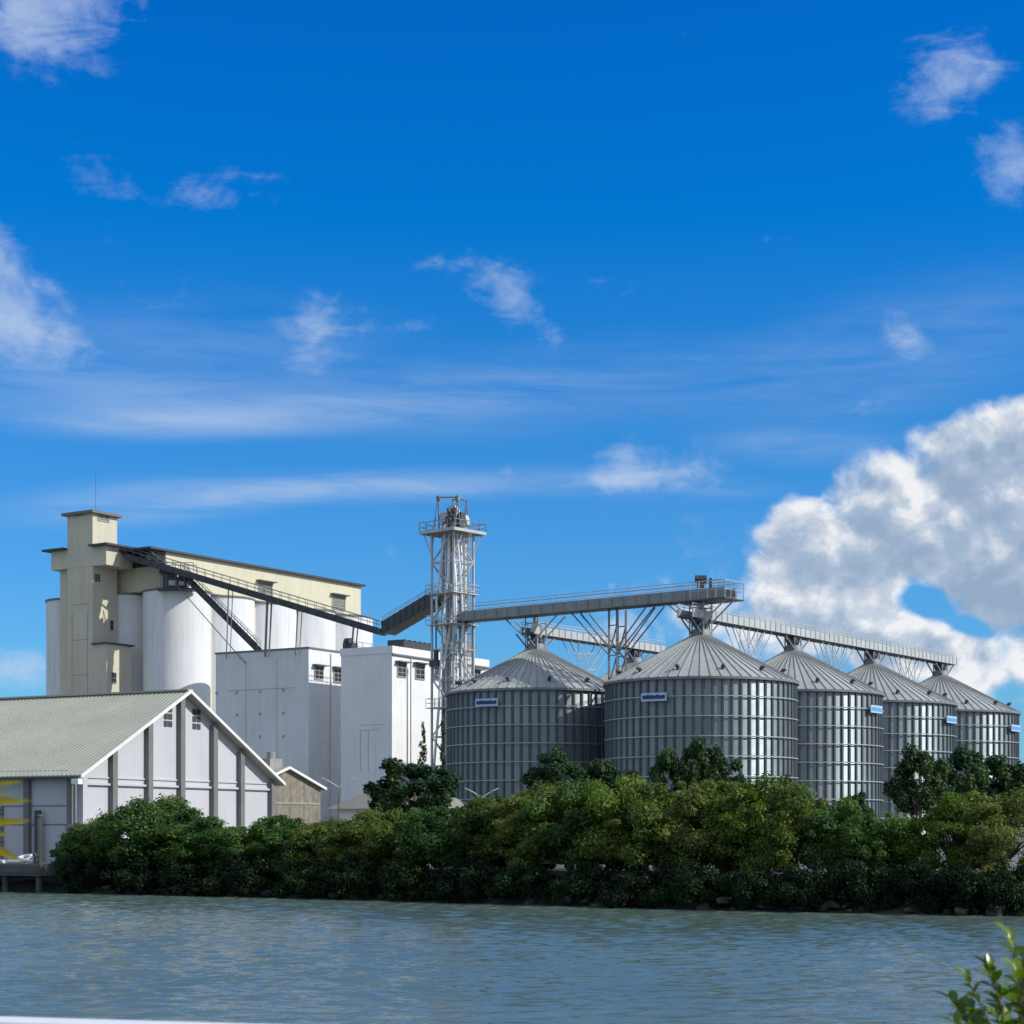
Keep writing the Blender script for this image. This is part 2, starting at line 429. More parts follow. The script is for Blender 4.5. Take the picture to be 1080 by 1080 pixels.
    fs = noise(30, 9, .66, (2.1, 8.7, 0), (.6, 1.8, 1), 1.1, rot=38)
    nz = math_('ADD', math_('ADD', math_('MULTIPLY', fb, 1.0), math_('MULTIPLY', fs, .95)), math_('MULTIPLY', fd, .45))
    nz = math_('MULTIPLY_ADD', math_('SUBTRACT', nz, 1.2), 1.55, .5)
    wf = math_('SUBTRACT', math_('ADD', nz, math_('MULTIPLY', W, .95)), .92)
    wd = math_('MULTIPLY', ms(wf, -.05, 1.15, 0., .68), ms(W, .0, .40))
    C = total([blob(270,440,300,28,4,.75), blob(560,410,360,60,5,.45), blob(420,512,330,24,2,.75), blob(690,514,180,22,-1,.6), blob(250,528,170,20,9,.5),
               blob(90,420,260,50,0,.35), blob(150,530,220,34,6,.45), blob(950,370,320,90,10,.35), blob(200,380,340,90,0,.30), blob(850,470,160,30,0,.4)])
    cd = math_('MULTIPLY', C, ms(fc, .30, .75))
    veil = math_('ADD', math_('MULTIPLY', wd, .95), math_('MULTIPLY', cd, .74), clamp=True)
    veil = math_('MINIMUM', veil, .80)
    m1 = N(nt, 'ShaderNodeMix', data_type='RGBA'); L(nt, veil, m1.inputs[0]); L(nt, base, m1.inputs[6])
    m1.inputs[7].default_value = (CW*.60, CW*.715, CW*.90, 1)
    # cumulus
    cm = total([blob(850,560,95,95,0,.95), blob(910,560,115,110,0,1.0), blob(970,545,125,110,0,1), blob(1055,500,130,125,0,1.15), blob(990,510,110,90,0,1.05), blob(940,535,110,90,0,1.0),
                blob(1090,590,190,160,0,1.1), blob(985,590,150,90,0,.9), blob(885,650,200,100,0,1.05), blob(850,610,120,90,0,.95), blob(1010,600,170,80,0,1.15), blob(905,610,150,90,0,1.25), blob(1070,620,130,90,0,1.3), blob(960,585,120,60,0,1.25), blob(1000,690,150,50,0,1.15), blob(1000,470,90,70,0,.95), blob(1095,690,110,80,0,1.),
                blob(720,645,190,70,0,.55), blob(940,675,140,80,0,1.), blob(650,612,70,30,0,.45), blob(1045,705,90,60,0,.85), blob(1300,640,260,260,0,1), blob(-260,720,190,110,0,1,.7)], 'MAXIMUM')
    hole = total([blob(975,632,52,30,-16,.72), blob(1020,658,50,18,-20,.35)], 'MAXIMUM')
    cm = math_('SUBTRACT', cm, hole)
    # rounded billows: smooth cellular fractal, warped by noise, lit from the upper right
    wn = N(nt, 'ShaderNodeTexNoise', inp={'Scale': 26., 'Detail': 5.0, 'Roughness': .55}); L(nt, P.outputs[0], wn.inputs['Vector'])
    wv = N(nt, 'ShaderNodeVectorMath', operation='SUBTRACT'); L(nt, wn.outputs['Color'], wv.inputs[0]); wv.inputs[1].default_value = (.5, .5, .5)
    wsc = N(nt, 'ShaderNodeVectorMath', operation='SCALE'); wsc.inputs['Scale'].default_value = .030; L(nt, wv.outputs[0], wsc.inputs[0])
    Pw = N(nt, 'ShaderNodeVectorMath', operation='ADD'); L(nt, P.outputs[0], Pw.inputs[0]); L(nt, wsc.outputs[0], Pw.inputs[1])
    def bill(scale, off, det):
        av = N(nt, 'ShaderNodeVectorMath', operation='ADD'); L(nt, Pw.outputs[0], av.inputs[0]); av.inputs[1].default_value = off
        v = N(nt, 'ShaderNodeTexVoronoi', voronoi_dimensions='2D', feature='SMOOTH_F1', inp={'Scale': scale, 'Detail': det, 'Roughness': .5, 'Smoothness': .55})
        L(nt, av.outputs[0], v.inputs['Vector']); return math_('SUBTRACT', .55, v.outputs['Distance'])
    O1 = (1.37, 2.11, 0); O2 = (4.7, 1.9, 0)
    n0 = bill(24, O1, 2.0); n1_ = bill(24, (O1[0]+.006, O1[1]+.011, 0), 2.0)
    nb0 = noise(34, 9, .6, O2, (1, 1.1, 1), .3); nb1 = noise(34, 9, .6, (O2[0]+.004, O2[1]+.008, 0), (1, 1.1, 1), .3)
    nc = noise(12, 6, .55, (0.3, .9, 0), (1, 1.1, 1), .2)
    field = math_('ADD', math_('ADD', cm, math_('MULTIPLY', n0, .75)), math_('ADD', math_('MULTIPLY', math_('SUBTRACT', nb0, .5), .75), math_('MULTIPLY', math_('SUBTRACT', nc, .5), .9)))
    dens = math_('MULTIPLY', ms(field, .14, .66), ms(cm, .04, .50))
    rel = math_('ADD', math_('MULTIPLY', math_('SUBTRACT', n0, n1_), 1.15), math_('MULTIPLY', math_('SUBTRACT', nb0, nb1), 2.0))
    edge = ms(field, .30, 1.25, .40, -.16)
    big = math_('MULTIPLY', math_('SUBTRACT', noise(8, 4, .5, (7.7, 3.3, 0), (1, 1.6, 1), .3), .5), 1.0)
    t = math_('ADD', math_('ADD', math_('ADD', rel, edge), big), .42, clamp=True)
    cr = N(nt, 'ShaderNodeValToRGB'); ce = cr.color_ramp.elements
    ce[0].position = .05; ce[0].color = (CW*.33, CW*.45, CW*.62, 1)
    ce[1].position = 1.0; ce[1].color = (CW*.97, CW*.98, CW*1.0, 1)
    x = ce.new(.42); x.color = (CW*.43, CW*.54, CW*.70, 1)
    x = ce.new(.72); x.color = (CW*.66, CW*.73, CW*.83, 1)
    L(nt, t, cr.inputs['Fac'])
    m2 = N(nt, 'ShaderNodeMix', data_type='RGBA'); L(nt, math_('MULTIPLY', dens, .97), m2.inputs[0]); L(nt, m1.outputs[2], m2.inputs[6]); L(nt, cr.outputs[0], m2.inputs[7])
    # unseen bright clouds added behind and beside the viewer to fill the shade
    away = ms(sp.outputs['Y'], .72, .25)
    n3 = N(nt, 'ShaderNodeTexNoise', inp={'Scale': 3.2, 'Detail': 8.0, 'Roughness': .6}); L(nt, tc.outputs['Generated'], n3.inputs['Vector'])
    dens3 = math_('MULTIPLY', math_('MULTIPLY', ms(n3.outputs['Fac'], .40, .56), away), ms(sp.outputs['Z'], -.02, .06))
    m3 = N(nt, 'ShaderNodeMix', data_type='RGBA'); L(nt, math_('MULTIPLY', dens3, .92), m3.inputs[0]); L(nt, m2.outputs[2], m3.inputs[6]); m3.inputs[7].default_value = (CW*.86, CW*.89, CW*.90, 1)
    L(nt, m3.outputs[2], bg.inputs['Color'])
    bg.inputs['Strength'].default_value = .1
CW = 9.2
SKYGRADE = [(0.0,(.22,.44,.68,1)), (.1375,(.135,.41,.70,1)), (.206,(.085,.395,.71,1)), (.30,(.003,.370,.775,1)), (.388,(.002,.340,.805,1)), (.60,(.010,.31,.80,1)), (1.0,(.03,.32,.78,1))]
build_world()

S.view_settings.view_transform = 'Standard'; S.view_settings.look = 'None'
S.view_settings.exposure = 0; S.view_settings.gamma = 1
S.cycles.max_bounces = 8; S.cycles.transparent_max_bounces = 8

# ------------------------------------------------------------------ terrain and water
SHORE = [(-900,560),(-330,290),(-120,185),(-60,148),(-36,133),(-22,124.5),(-10.6,117.2),(0,109),(9.1,101.5),(17,97),(25.1,92.5),(42,83),(80,66),(220,10),(900,-260)]
def shore_Y(px):
    k = (px-540)/F
    for (a, b) in zip(SHORE, SHORE[1:]):
        ka, kb = a[0]/max(a[1],1), b[0]/max(b[1],1)
        if ka <= k <= kb or b[1] <= 0:
            s = (k*a[1]-a[0]) / ((b[0]-a[0]) - k*(b[1]-a[1]))
            return a[1] + s*(b[1]-a[1])
    return 100.
NIN = Vector((.56, .83, 0))
def terrain():
    offs = [(-7, -2.2), (-1.0, -.35), (0.4, .15), (1.8, 1.0), (3.2, 1.62), (5, 1.8), (40, 1.8), (120, 1.8), (4000, 1.8)]
    pts = []
    for a, b in zip(SHORE, SHORE[1:]):
        n = max(1, int(math.dist(a, b)/2.5)) if abs(a[0]) < 125 and abs(b[0]) < 125 else 1
        for i in range(n): pts.append((a[0]+(b[0]-a[0])*i/n, a[1]+(b[1]-a[1])*i/n))
    pts.append(SHORE[-1])
    V_, F_ = [], []
    for (x, y) in pts:
        for (d, z) in offs:
            j = random.uniform(-.5, .5) if -2 < d < 4 else 0
            zz = z + (random.uniform(-.25, .25) if 0 < d < 4 else 0)
            V_.append((x + NIN.x*(d+j), y + NIN.y*(d+j), zz))
    m_ = len(offs)
    for i in range(len(pts)-1):
        for k in range(m_-1):
            F_.append((i*m_+k, (i+1)*m_+k, (i+1)*m_+k+1, i*m_+k+1))
    o = link_mesh('ground', V_, F_, M['ground']); tag(o, kind='structure')
    o.data.materials.append(M['bank'])
    for p in o.data.polygons:
        if p.index % (m_-1) < 4: p.material_index = 1
terrain()
def water():
    rg = np.random.default_rng(5)
    X0, X1 = -62.0, 48.0
    xs = np.linspace(X0, X1, 720)
    ys = [30.0]
    while ys[-1] < 165: ys.append(ys[-1] + .085*(ys[-1]/40)**1.0)
    ys = np.array(ys)
    X, Y = np.meshgrid(xs, ys)
    Z = np.zeros_like(X); DX = np.zeros_like(X); DY = np.zeros_like(X)
    gust = .5+.5*np.sin(X*.11+1.3*np.sin(Y*.06))*np.sin(Y*.083+X*.035+1)
    for k in range(46):
        lam = .38*(5.5 ** rg.random()); kk = 2*math.pi/lam
        th = R(-75) + rg.normal()*.42
        ph = rg.random()*6.28; amp = .0046*lam**.85*(.5+rg.random())
        arg = kk*(X*math.cos(th)+Y*math.sin(th))+ph
        g = .55+.65*gust if lam < 1.6 else 1.0
        Z += amp*g*np.cos(arg)
        DX -= .6*amp*math.cos(th)*np.sin(arg); DY -= .6*amp*math.sin(th)*np.sin(arg)
    fade = np.clip((X-X0)/6,0,1)*np.clip((X1-X)/6,0,1)*np.clip((Y-30)/4,0,1)*np.clip((165-Y)/15,0,1)
    V_ = np.stack([X+DX*fade, Y+DY*fade, Z*fade], -1).reshape(-1,3)
    ny, nx = X.shape
    idx = np.arange(ny*nx).reshape(ny, nx)
    Q = np.stack([idx[:-1,:-1], idx[:-1,1:], idx[1:,1:], idx[1:,:-1]], -1).reshape(-1,4)
    b0 = len(V_); ye = ys[-1]
    ex = [(-4000,-1500,0),(4000,-1500,0),(4000,30,0),(X1,30,0),(X0,30,0),(-4000,30,0),(4000,ye,0),(X1,ye,0),(X0,ye,0),(-4000,ye,0),(4000,4000,0),(-4000,4000,0)]
    V_ = np.concatenate([V_, np.array(ex, float)])
    me = bpy.data.meshes.new('water')
    nq = len(Q)
    extra = [(0,1,2,3,4,5),(3,2,6,7),(5,4,8,9),(9,8,7,6,10,11)]
    loops = list(Q.ravel()) + [b0+i for f in extra for i in f]
    starts = list(range(0, nq*4, 4)); tot = [4]*nq; c = nq*4
    for f in extra: starts.append(c); tot.append(len(f)); c += len(f)
    me.vertices.add(len(V_)); me.vertices.foreach_set('co', V_.astype(np.float32).ravel())
    me.loops.add(len(loops)); me.loops.foreach_set('vertex_index', np.array(loops, np.int32))
    me.polygons.add(len(starts)); me.polygons.foreach_set('loop_start', np.array(starts, np.int32)); me.polygons.foreach_set('loop_total', np.array(tot, np.int32))
    me.polygons.foreach_set('use_smooth', [True]*len(starts))
    me.materials.append(M['water']); me.update(calc_edges=True); me.validate()
    o = bpy.data.objects.new('water', me); COL.objects.link(o); tag(o, kind='structure')
water()
# near bank under the camera
nb = [(-900,330),(-160,84),(-40,20),(0,13.2),(25,9),(60,-10),(900,-420)]
V_, F_ = [], []
for (x, y) in nb:
    V_ += [(x, y+3, -1.5), (x, y+.05, .1), (x, y, 2.4), (x-20, y-600, 2.4)]
for i in range(len(nb)-1):
    for k in range(3): F_.append((i*4+k, i*4+k+1, (i+1)*4+k+1, (i+1)*4+k))
o = link_mesh('near_bank_ground', V_, F_, M['ground']); tag(o, kind='structure')
# access road behind the hedge
V_, F_ = [], []
for (x, y) in SHORE[2:-2]:
    for d in (8.5, 17.5): V_.append((x+NIN.x*d, y+NIN.y*d, GZ+.006))
for i in range(len(V_)//2-1): F_.append((i*2, (i+1)*2, (i+1)*2+1, i*2+1))
tag(link_mesh('road', V_, F_, M['asphalt']), kind='structure')

# ------------------------------------------------------------------ steel silos
SR, SH = 10.0, 18.2
NS = 64
def silo_meshes():
    mm = {}
    # wall: plates with own shade of zinc, corrugation ring profile
    nr = 9
    vs, fs, ts = [], [], []
    sub = 2
    for j in range(nr+1):
        for k in range(NS*sub):
            a = 2*math.pi*k/(NS*sub); vs.append((SR*math.cos(a), SR*math.sin(a), SH*j/nr))
    for j in range(nr):
        for k in range(NS*sub):
            b = (k+1) % (NS*sub); fs.append((j*NS*sub+k, j*NS*sub+b, (j+1)*NS*sub+b, (j+1)*NS*sub+k))
    rnd = {}
    for j in range(nr):
        for k in range(NS*sub):
            key = (j, k//(sub*4)); rnd.setdefault(key, random.random()); ts.append(rnd[key]*.6 + .4*rnd.setdefault(('c', k//sub), random.random()))
    mm['wall_sheet'] = (vs, fs, ts, 'galv_wall', True)
    b = MB()
    for k in range(NS):
        a = 2*math.pi*(k+.25)/NS; t = Vector((-math.sin(a), math.cos(a), 0)); n_ = Vector((math.cos(a), math.sin(a), 0))
        p = n_*(SR-.02)
        prof = [p-t*.17, p-t*.10+n_*.17, p+t*.10+n_*.17, p+t*.17]
        b.add([q for q in prof]+[q+Vector((0,0,SH-.15)) for q in prof], [(0,1,5,4),(1,2,6,5),(2,3,7,6),(0,3,2,1),(4,5,6,7)])
    mm['stiffener'] = (b.v, b.f, None, 'galv_rib', False)
    b = MB()
    for j in range(1, nr):
        z = SH*j/nr
        b.lathe([(SR+.17,z-.05),(SR+.25,z-.05),(SR+.25,z+.05),(SR+.17,z+.05),(SR+.17,z-.05)], 96)
    mm['wind_ring'] = (b.v, b.f, None, 'galv_ring', True)
    # roof: radial panels
    vs, fs, ts = [], [], []
    NP = 60; RH = 4.95; rt = 1.0
    rings = 8
    for i in range(rings+1):
        r_ = SR+.32 + (rt-SR-.32)*i/rings
        for k in range(NP):
            a = 2*math.pi*k/NP; vs.append((r_*math.cos(a), r_*math.sin(a), SH-.05 + (RH+.1)*i/rings))
    for i in range(rings):
        for k in range(NP):
            c = (k+1) % NP; fs.append((i*NP+k, i*NP+c, (i+1)*NP+c, (i+1)*NP+k))
    pr = [random.random() for _ in range(NP)]
    ts = [pr[k] for i in range(rings) for k in range(NP)]
    mm['roof'] = (vs, fs, ts, 'galv_roof', False)
    b = MB()
    for k in range(NP):
        a = 2*math.pi*k/NP; n_ = Vector((math.cos(a), math.sin(a), 0))
        b.bar(n_*(SR+.34)+Vector((0,0,SH+.0)), n_*(rt)+Vector((0,0,SH+RH+.10)), .07, .09)
    mm['roof_rib'] = (b.v, b.f, None, 'galv_roof', False)
    b = MB().lathe([(SR+.02,SH-.32),(SR+.36,SH-.30),(SR+.38,SH-.06),(SR+.30,SH-.055)], 96)
    mm['eave_ring'] = (b.v, b.f, None, 'steel_mid', True)
    b = MB().lathe([(1.05,SH+RH-.1),(1.05,SH+RH+.5),(.85,SH+RH+.75),(0.01,SH+RH+.78)], 24)
    mm['peak_collar'] = (b.v, b.f, None, 'steel_mid', True)
    b = MB().lathe([(SR+.5,-.4),(SR+.5,.35),(SR,.36)], 96)
    mm['foundation_ring'] = (b.v, b.f, None, 'concrete', True)
    return mm
SMESH = {}
for k, (v, f, t, mn, sm) in silo_meshes().items():
    me = bpy.data.meshes.new(k); me.from_pydata(v, [], f); me.update(); me.materials.append(M[mn])
    if t is not None:
        a_ = me.attributes.new('tint', 'FLOAT', 'FACE'); a_.data.foreach_set('value', np.asarray(t, np.float32))
    bm = bmesh.new(); bm.from_mesh(me); bmesh.ops.recalc_face_normals(bm, faces=bm.faces); bm.to_mesh(me); bm.free()
    if sm:
        me.polygons.foreach_set('use_smooth', [True]*len(me.polygons)); me.set_sharp_from_angle(angle=R(40))
    SMESH[k] = me
vb = MB(); vb.tube([(0,0,-.1),(0,0,.22),(.08,0,.32),(.28,0,.34),(.36,0,.24)], .19, 8)
vm = vb.build('vent', M['galv_dark']); VENT = vm.data; bpy.data.objects.remove(vm)

def sign_board(root, ang, z, letter):
    """board on two brackets, lettering too small to read in the photo"""
    n_ = Vector((math.cos(ang), math.sin(ang), 0)); t = Vector((-math.sin(ang), math.cos(ang), 0))
    s_ = link_mesh('sign_board', *sign_geo(n_, t, z), M['sign_pale'], root)
    b = MB(); x = -1.28; rr = random.Random(5)
    while x < 1.25:
        wd = rr.choice((.13,.17,.2)); hh = rr.choice((.34,.38,.42))
        c = n_*(SR+.50)+t*(x+wd/2); h0 = z-.20
        b.bar(c+Vector((0,0,h0)), c+Vector((0,0,h0+hh)), wd, .03, up=tuple(t.cross(Vector((0,0,1)))))
        x += wd+.012
    b.build('lettering', letter, s_)
def sign_geo(n_, t, z):
    c = n_*(SR+.36)+Vector((0,0,z)); b = MB()
    W_, H_ = 1.45, .42
    b.poly([c-t*W_-Vector((0,0,H_)), c+t*W_-Vector((0,0,H_)), c+t*W_+Vector((0,0,H_)), c-t*W_+Vector((0,0,H_))], n_*.12)
    b.poly([c-t*1.2-n_*.3-Vector((0,0,.1)), c-t*1.1-n_*.3-Vector((0,0,.1)), c-t*1.1-n_*.3+Vector((0,0,.1)), c-t*1.2-n_*.3+Vector((0,0,.1))], n_*.31)
    b.poly([c+t*1.1-n_*.3-Vector((0,0,.1)), c+t*1.2-n_*.3-Vector((0,0,.1)), c+t*1.2-n_*.3+Vector((0,0,.1)), c+t*1.1-n_*.3+Vector((0,0,.1))], n_*.31)
    return b.v, b.f

SA = Vector((20.0, 201.0, 0)); US = Vector((.586, .810, 0)).normalized()
S1 = Vector((2.7, 216.0, 0))
silo_list = [
    (S1, 'large galvanised grain silo beside the lattice tower with the left blue sign', -31, 'dark', 741),
    (SA, 'biggest nearest galvanised grain silo at the end of the transverse gallery', -27, 'dark', 735),
    (SA+US*21, 'galvanised silo directly behind the biggest silo in the receding row', 62, 'cyan', 749),
    (SA+US*42, 'galvanised silo last but one in the receding row', 65, 'cyan', 760),
    (SA+US*63, 'farthest galvanised silo at the right end of the row', 66, 'cyan', 769),
    (S1+US*21, 'galvanised silo in the rear row, cone roof showing between the two front silos', None, None, None),
]
for i, (c, lab, sa, lt, py) in enumerate(silo_list):
    r = empty('grain_silo', (c.x, c.y, GZ), 0)
    tag(r, lab, 'silo', 'corrugated steel grain silos')
    for k, me in SMESH.items():
        o = bpy.data.objects.new(k, me); COL.objects.link(o); o.parent = r
    tocam = math.atan2(-c.y, -c.x)
    for k in range(12):
        a = 2*math.pi*k/12 + R(9)
        rr = 8.75; z = SH-.05 + (10.32-rr)/9.32*5.05
        o = bpy.data.objects.new('vent', VENT); COL.objects.link(o); o.parent = r
        o.location = (rr*math.cos(a), rr*math.sin(a), z); o.rotation_euler = (0, R(18), a)
        o.rotation_euler = (0, 0, a)
    if sa is not None:
        Yf = c.y - SR*math.cos(R(sa))
        z = CAMZ + (HZ-py)/F*Yf - GZ
        sign_board(r, tocam + R(sa), z, M['sign_blue'] if lt == 'dark' else M['sign_cyan'])
    # caged ladder down the wall, on the side away from the river
    b = MB(); a = tocam + R(150); n_ = Vector((math.cos(a), math.sin(a), 0)); t = Vector((-n_.y, n_.x, 0))
    for s_ in (-.25, .25): b.bar(n_*(SR+.4)+t*s_, n_*(SR+.4)+t*s_+Vector((0,0,SH+1)), .06)
    for q in range(40): b.bar(n_*(SR+.4)-t*.25+Vector((0,0,.4+q*.45)), n_*(SR+.4)+t*.25+Vector((0,0,.4+q*.45)), .04)
    b.build('ladder', M['galv'], r)

# ------------------------------------------------------------------ conveyor galleries
def handrail(b, p, q, h=1.1, step=1.6, off=Vector((0,0,0)), t=.05, base=0.):
    p = Vector(p)+off; q = Vector(q)+off; n = max(1, int((q-p).length/step))
    U = Vector((0,0,1))
    for i in range(n+1):
        c = p.lerp(q, i/n); b.bar(c+U*base, c+U*(base+h), t)
    b.bar(p+U*(base+h), q+U*(base+h), t*1.2); b.bar(p+U*(base+h*.5), q+U*(base+h*.5), t)

def ladder_panel(b, p, q, h, w=.09, n=None, up=Vector((0,0,1))):
    """warren lattice between two chords p-q and p+h - q+h"""
    p = Vector(p); q = Vector(q); ln = (q-p).length; n = n or max(2, int(ln/h))
    b.bar(p, q, w); b.bar(p+up*h, q+up*h, w)
    for i in range(n):
        a = p.lerp(q, i/n); c = p.lerp(q, (i+1)/n); m_ = p.lerp(q, (i+.5)/n)+up*h
        b.bar(a, m_, w*.7); b.bar(m_, c, w*.7)

def gallery(name, label, p, q, w=1.9, side=1.1, thick=.3, mats=('galv_dark','galv_pale','galv'), rail=1.0, solid=True, step=1.6, group='conveyor galleries', panel_n=None):
    p = Vector(p); q = Vector(q)
    r = empty(name, tuple(p)); tag(r, label, 'conveyor', group)
    d = q - p; dn = d.normalized(); sx = dn.cross(Vector((0,0,1))).normalized()
    b = MB(); b.bar(-dn*.0+Vector((0,0,-thick/2)), d+Vector((0,0,-thick/2)), w, thick); b.build('deck', M[mats[0]], r)
    for s_ in (-1, 1):
        o_ = sx*(w/2+.06)*s_
        b = MB()
        if solid:
            b.bar(o_+Vector((0,0,side/2-thick*.5)), d+o_+Vector((0,0,side/2-thick*.5)), .1, side+thick*.6)
            n = int(d.length/step)
            for i in range(n+1):
                c = d*(i/n)+o_*(1+.09/(w/2+.06)); b.bar(c+Vector((0,0,-thick)), c+Vector((0,0,side)), .07)
        else:
            ladder_panel(b, o_, d+o_, side, .08, panel_n)
        b.build('side_panel' if solid else 'side_truss', M[mats[1]], r)
        b = MB(); handrail(b, o_, d+o_, rail, step, base=side if solid else side)
        b.build('handrail', M[mats[2]], r)
    return r, p

DZ = 28.95
dD = (SA - S1).normalized()
T0 = Vector((-6.95, 222.0, 0))
pD = T0 + dD*1.0; pD.z = DZ; qD = SA + dD*3.8; qD.z = DZ
rD, oD = gallery('conveyor_gallery', 'grey boxed conveyor gallery bridging from lattice tower to the biggest silo', pD, qD, 1.9, .95, .28, ('galv_dark','gallery_side','galv'), .75)
def strut(r, o, pts, w=.14, name='brace', m='steel_mid'):
    b = MB()
    for a, c in pts: b.bar(Vector(a)-o, Vector(c)-o, w)
    return b.build(name, M[m], r)
U = Vector((0,0,1))
# legs and V braces of the transverse gallery at mid span
mid = (S1+SA)/2 + dD*0.3
sxD = dD.cross(U).normalized()
for s_ in (-.5, .5):
    for k in (-.5, .5):
        c = mid + sxD*s_*1.6 + dD*k*1.1
        strut(rD, oD, [(Vector((c.x,c.y,GZ)), Vector((c.x,c.y,DZ-.3)))], .2, 'trestle_leg')
bz = []
for s_ in (-.8, .8):
    for k in (-1, 1):
        for off in (0, 1.2):
            a = mid + sxD*s_ + dD*k*.5; bz.append((Vector((a.x,a.y,DZ-4.6-off*.6)), Vector((a.x,a.y,DZ-.3)) + dD*k*(4.1+off)))
    for q in range(7):
        a = mid + sxD*s_; z0 = GZ+2+q*3.3
        bz.append((Vector((a.x,a.y,z0))-dD*.55, Vector((a.x,a.y,z0+3.3))+dD*.55)); bz.append((Vector((a.x,a.y,z0+3.3))-dD*.55, Vector((a.x,a.y,z0+3.3))+dD*.55))
strut(rD, oD, bz, .12, 'brace')
# frames on the two silo peaks carrying the gallery
for c in (S1, SA):
    bz = []
    for s_ in (-1, 1):
        for k in (-1, 1):
            a = c + sxD*s_*.75 + dD*k*.9
            bz.append((Vector((a.x,a.y,24.3)), Vector((a.x,a.y,DZ-.3))))
            bz.append((Vector((a.x,a.y,26.4)), Vector((a.x,a.y,DZ-.3)) + dD*k*2.9))
            bz.append((Vector((a.x,a.y,24.4)), Vector((c.x+sxD.x*s_*.75-dD.x*k*.9, c.y+sxD.y*s_*.75-dD.y*k*.9, 26.7))))
        a = c + sxD*s_*.75; bz.append((a-dD*.9+U*26.7, a+dD*.9+U*26.7)); bz.append((a-dD*.9+U*28, a+dD*.9+U*28))
    strut(rD, oD, bz, .13, 'peak_frame', 'galv')
    b = MB(); b.tube([Vector((c.x,c.y,24.4))-oD, Vector((c.x,c.y,DZ))-oD], .32, 10); b.tube([c+dD*.5+U*26-oD, c+dD*.9+U*27.6-oD], .25, 8)
    b.box(c.x-oD.x-.55, c.x-oD.x+.55, c.y-oD.y-.5, c.y-oD.y+.5, 26.9-oD.z, 27.9-oD.z)
    b.build('spout', M['galv'], rD)
# end drive unit on the biggest silo
b = MB(); c = SA - oD
b.box(c.x-.35,c.x+.35,c.y-.35,c.y+.35, 1.2,2.4); b.tube([(c.x-.6,c.y,2.1),(c.x+.6,c.y,2.1)], .42, 12); b.box(c.x+.9,c.x+1.2,c.y-.2,c.y+.2,.9,2.2)
b.build('drive_unit', M['galv_dark'], rD)
b = MB(); c = SA + dD*1.4 + U*(DZ-.36) - oD
b.bar(c-dD*3.6, c+dD*2.9, 3.6, .12); b.build('end_platform', M['galv_dark'], rD)
b = MB()
for s_ in (-1, 1): handrail(b, c-dD*1.5+sxD*1.75*s_, c+dD*2.85+sxD*1.75*s_, 1.9, 1.0)
handrail(b, c+dD*2.85-sxD*1.75, c+dD*2.85+sxD*1.75, 1.9, 1.0)
b.build('platform_rail', M['galv'], rD)

# galleries along the two rows
def row_gallery(label, c0, n, zf, before, after):
    p = c0 - US*before + U*zf; q = c0 + US*(21*(n-1)+after) + U*zf
    r, o = gallery('conveyor_gallery', label, p, q, 1.6, .72, .26, ('galv_dark','galv_pale','galv'), .5, True, 1.2)
    sx = US.cross(U).normalized()
    for i in range(n):
        c = c0 + US*21*i; bz = []
        for s_ in (-.6, .6):
            for k in (-1, 1):
                a = c + sx*s_
                bz.append((a+US*k*.8+U*24.6, a+US*k*.8+U*(zf-.3))); bz.append((a+US*k*.8+U*25.2, a+US*k*3.0+U*(zf-.3))); bz.append((a-US*k*.8+U*24.8, a+US*k*.8+U*(zf-.3)))
        strut(r, o, bz, .13, 'peak_frame', 'steel_mid')
        b = MB(); b.tube([c+U*24.4-o, c+U*zf-o], .38, 10); b.box(c.x-o.x-.6,c.x-o.x+.6,c.y-o.y-.6,c.y-o.y+.6,-1.1,-.3); b.build('spout', M['galv_dark'], r)
        if i < n-1:
            m_ = c + US*10.5; bz = []
            for s_ in (-.6, .6):
                for k in (-1, 1):
                    a = m_ + sx*s_ + US*k*.9
                    bz.append((a+U*(GZ+.0), a+U*(zf-.3)))
                    bz.append((m_+sx*s_+US*k*.9+U*(zf-4.0), m_+sx*s_+US*k*4.2+U*(zf-.3)))
                    bz.append((m_+sx*s_+US*k*.9+U*(zf-2.4), m_+sx*s_+US*k*2.6+U*(zf-.3)))
                for q in range(12):
                    z0 = zf-1.5-q*1.9; a = m_+sx*s_
                    bz.append((a-US*.9+U*z0, a+US*.9+U*z0))
                    bz.append((a-US*.9+U*z0, a+US*.9+U*(z0-1.9)))
            strut(r, o, bz, .075, 'trestle', 'galv')
    return r, o
row_gallery('pale sided conveyor gallery running over the row of four front silos', SA, 4, 26.95, 3.2, 3.2)
row_gallery('pale sided conveyor gallery over the rear silos, behind the biggest silo', S1, 2, 26.9, 1.6, 6.0)

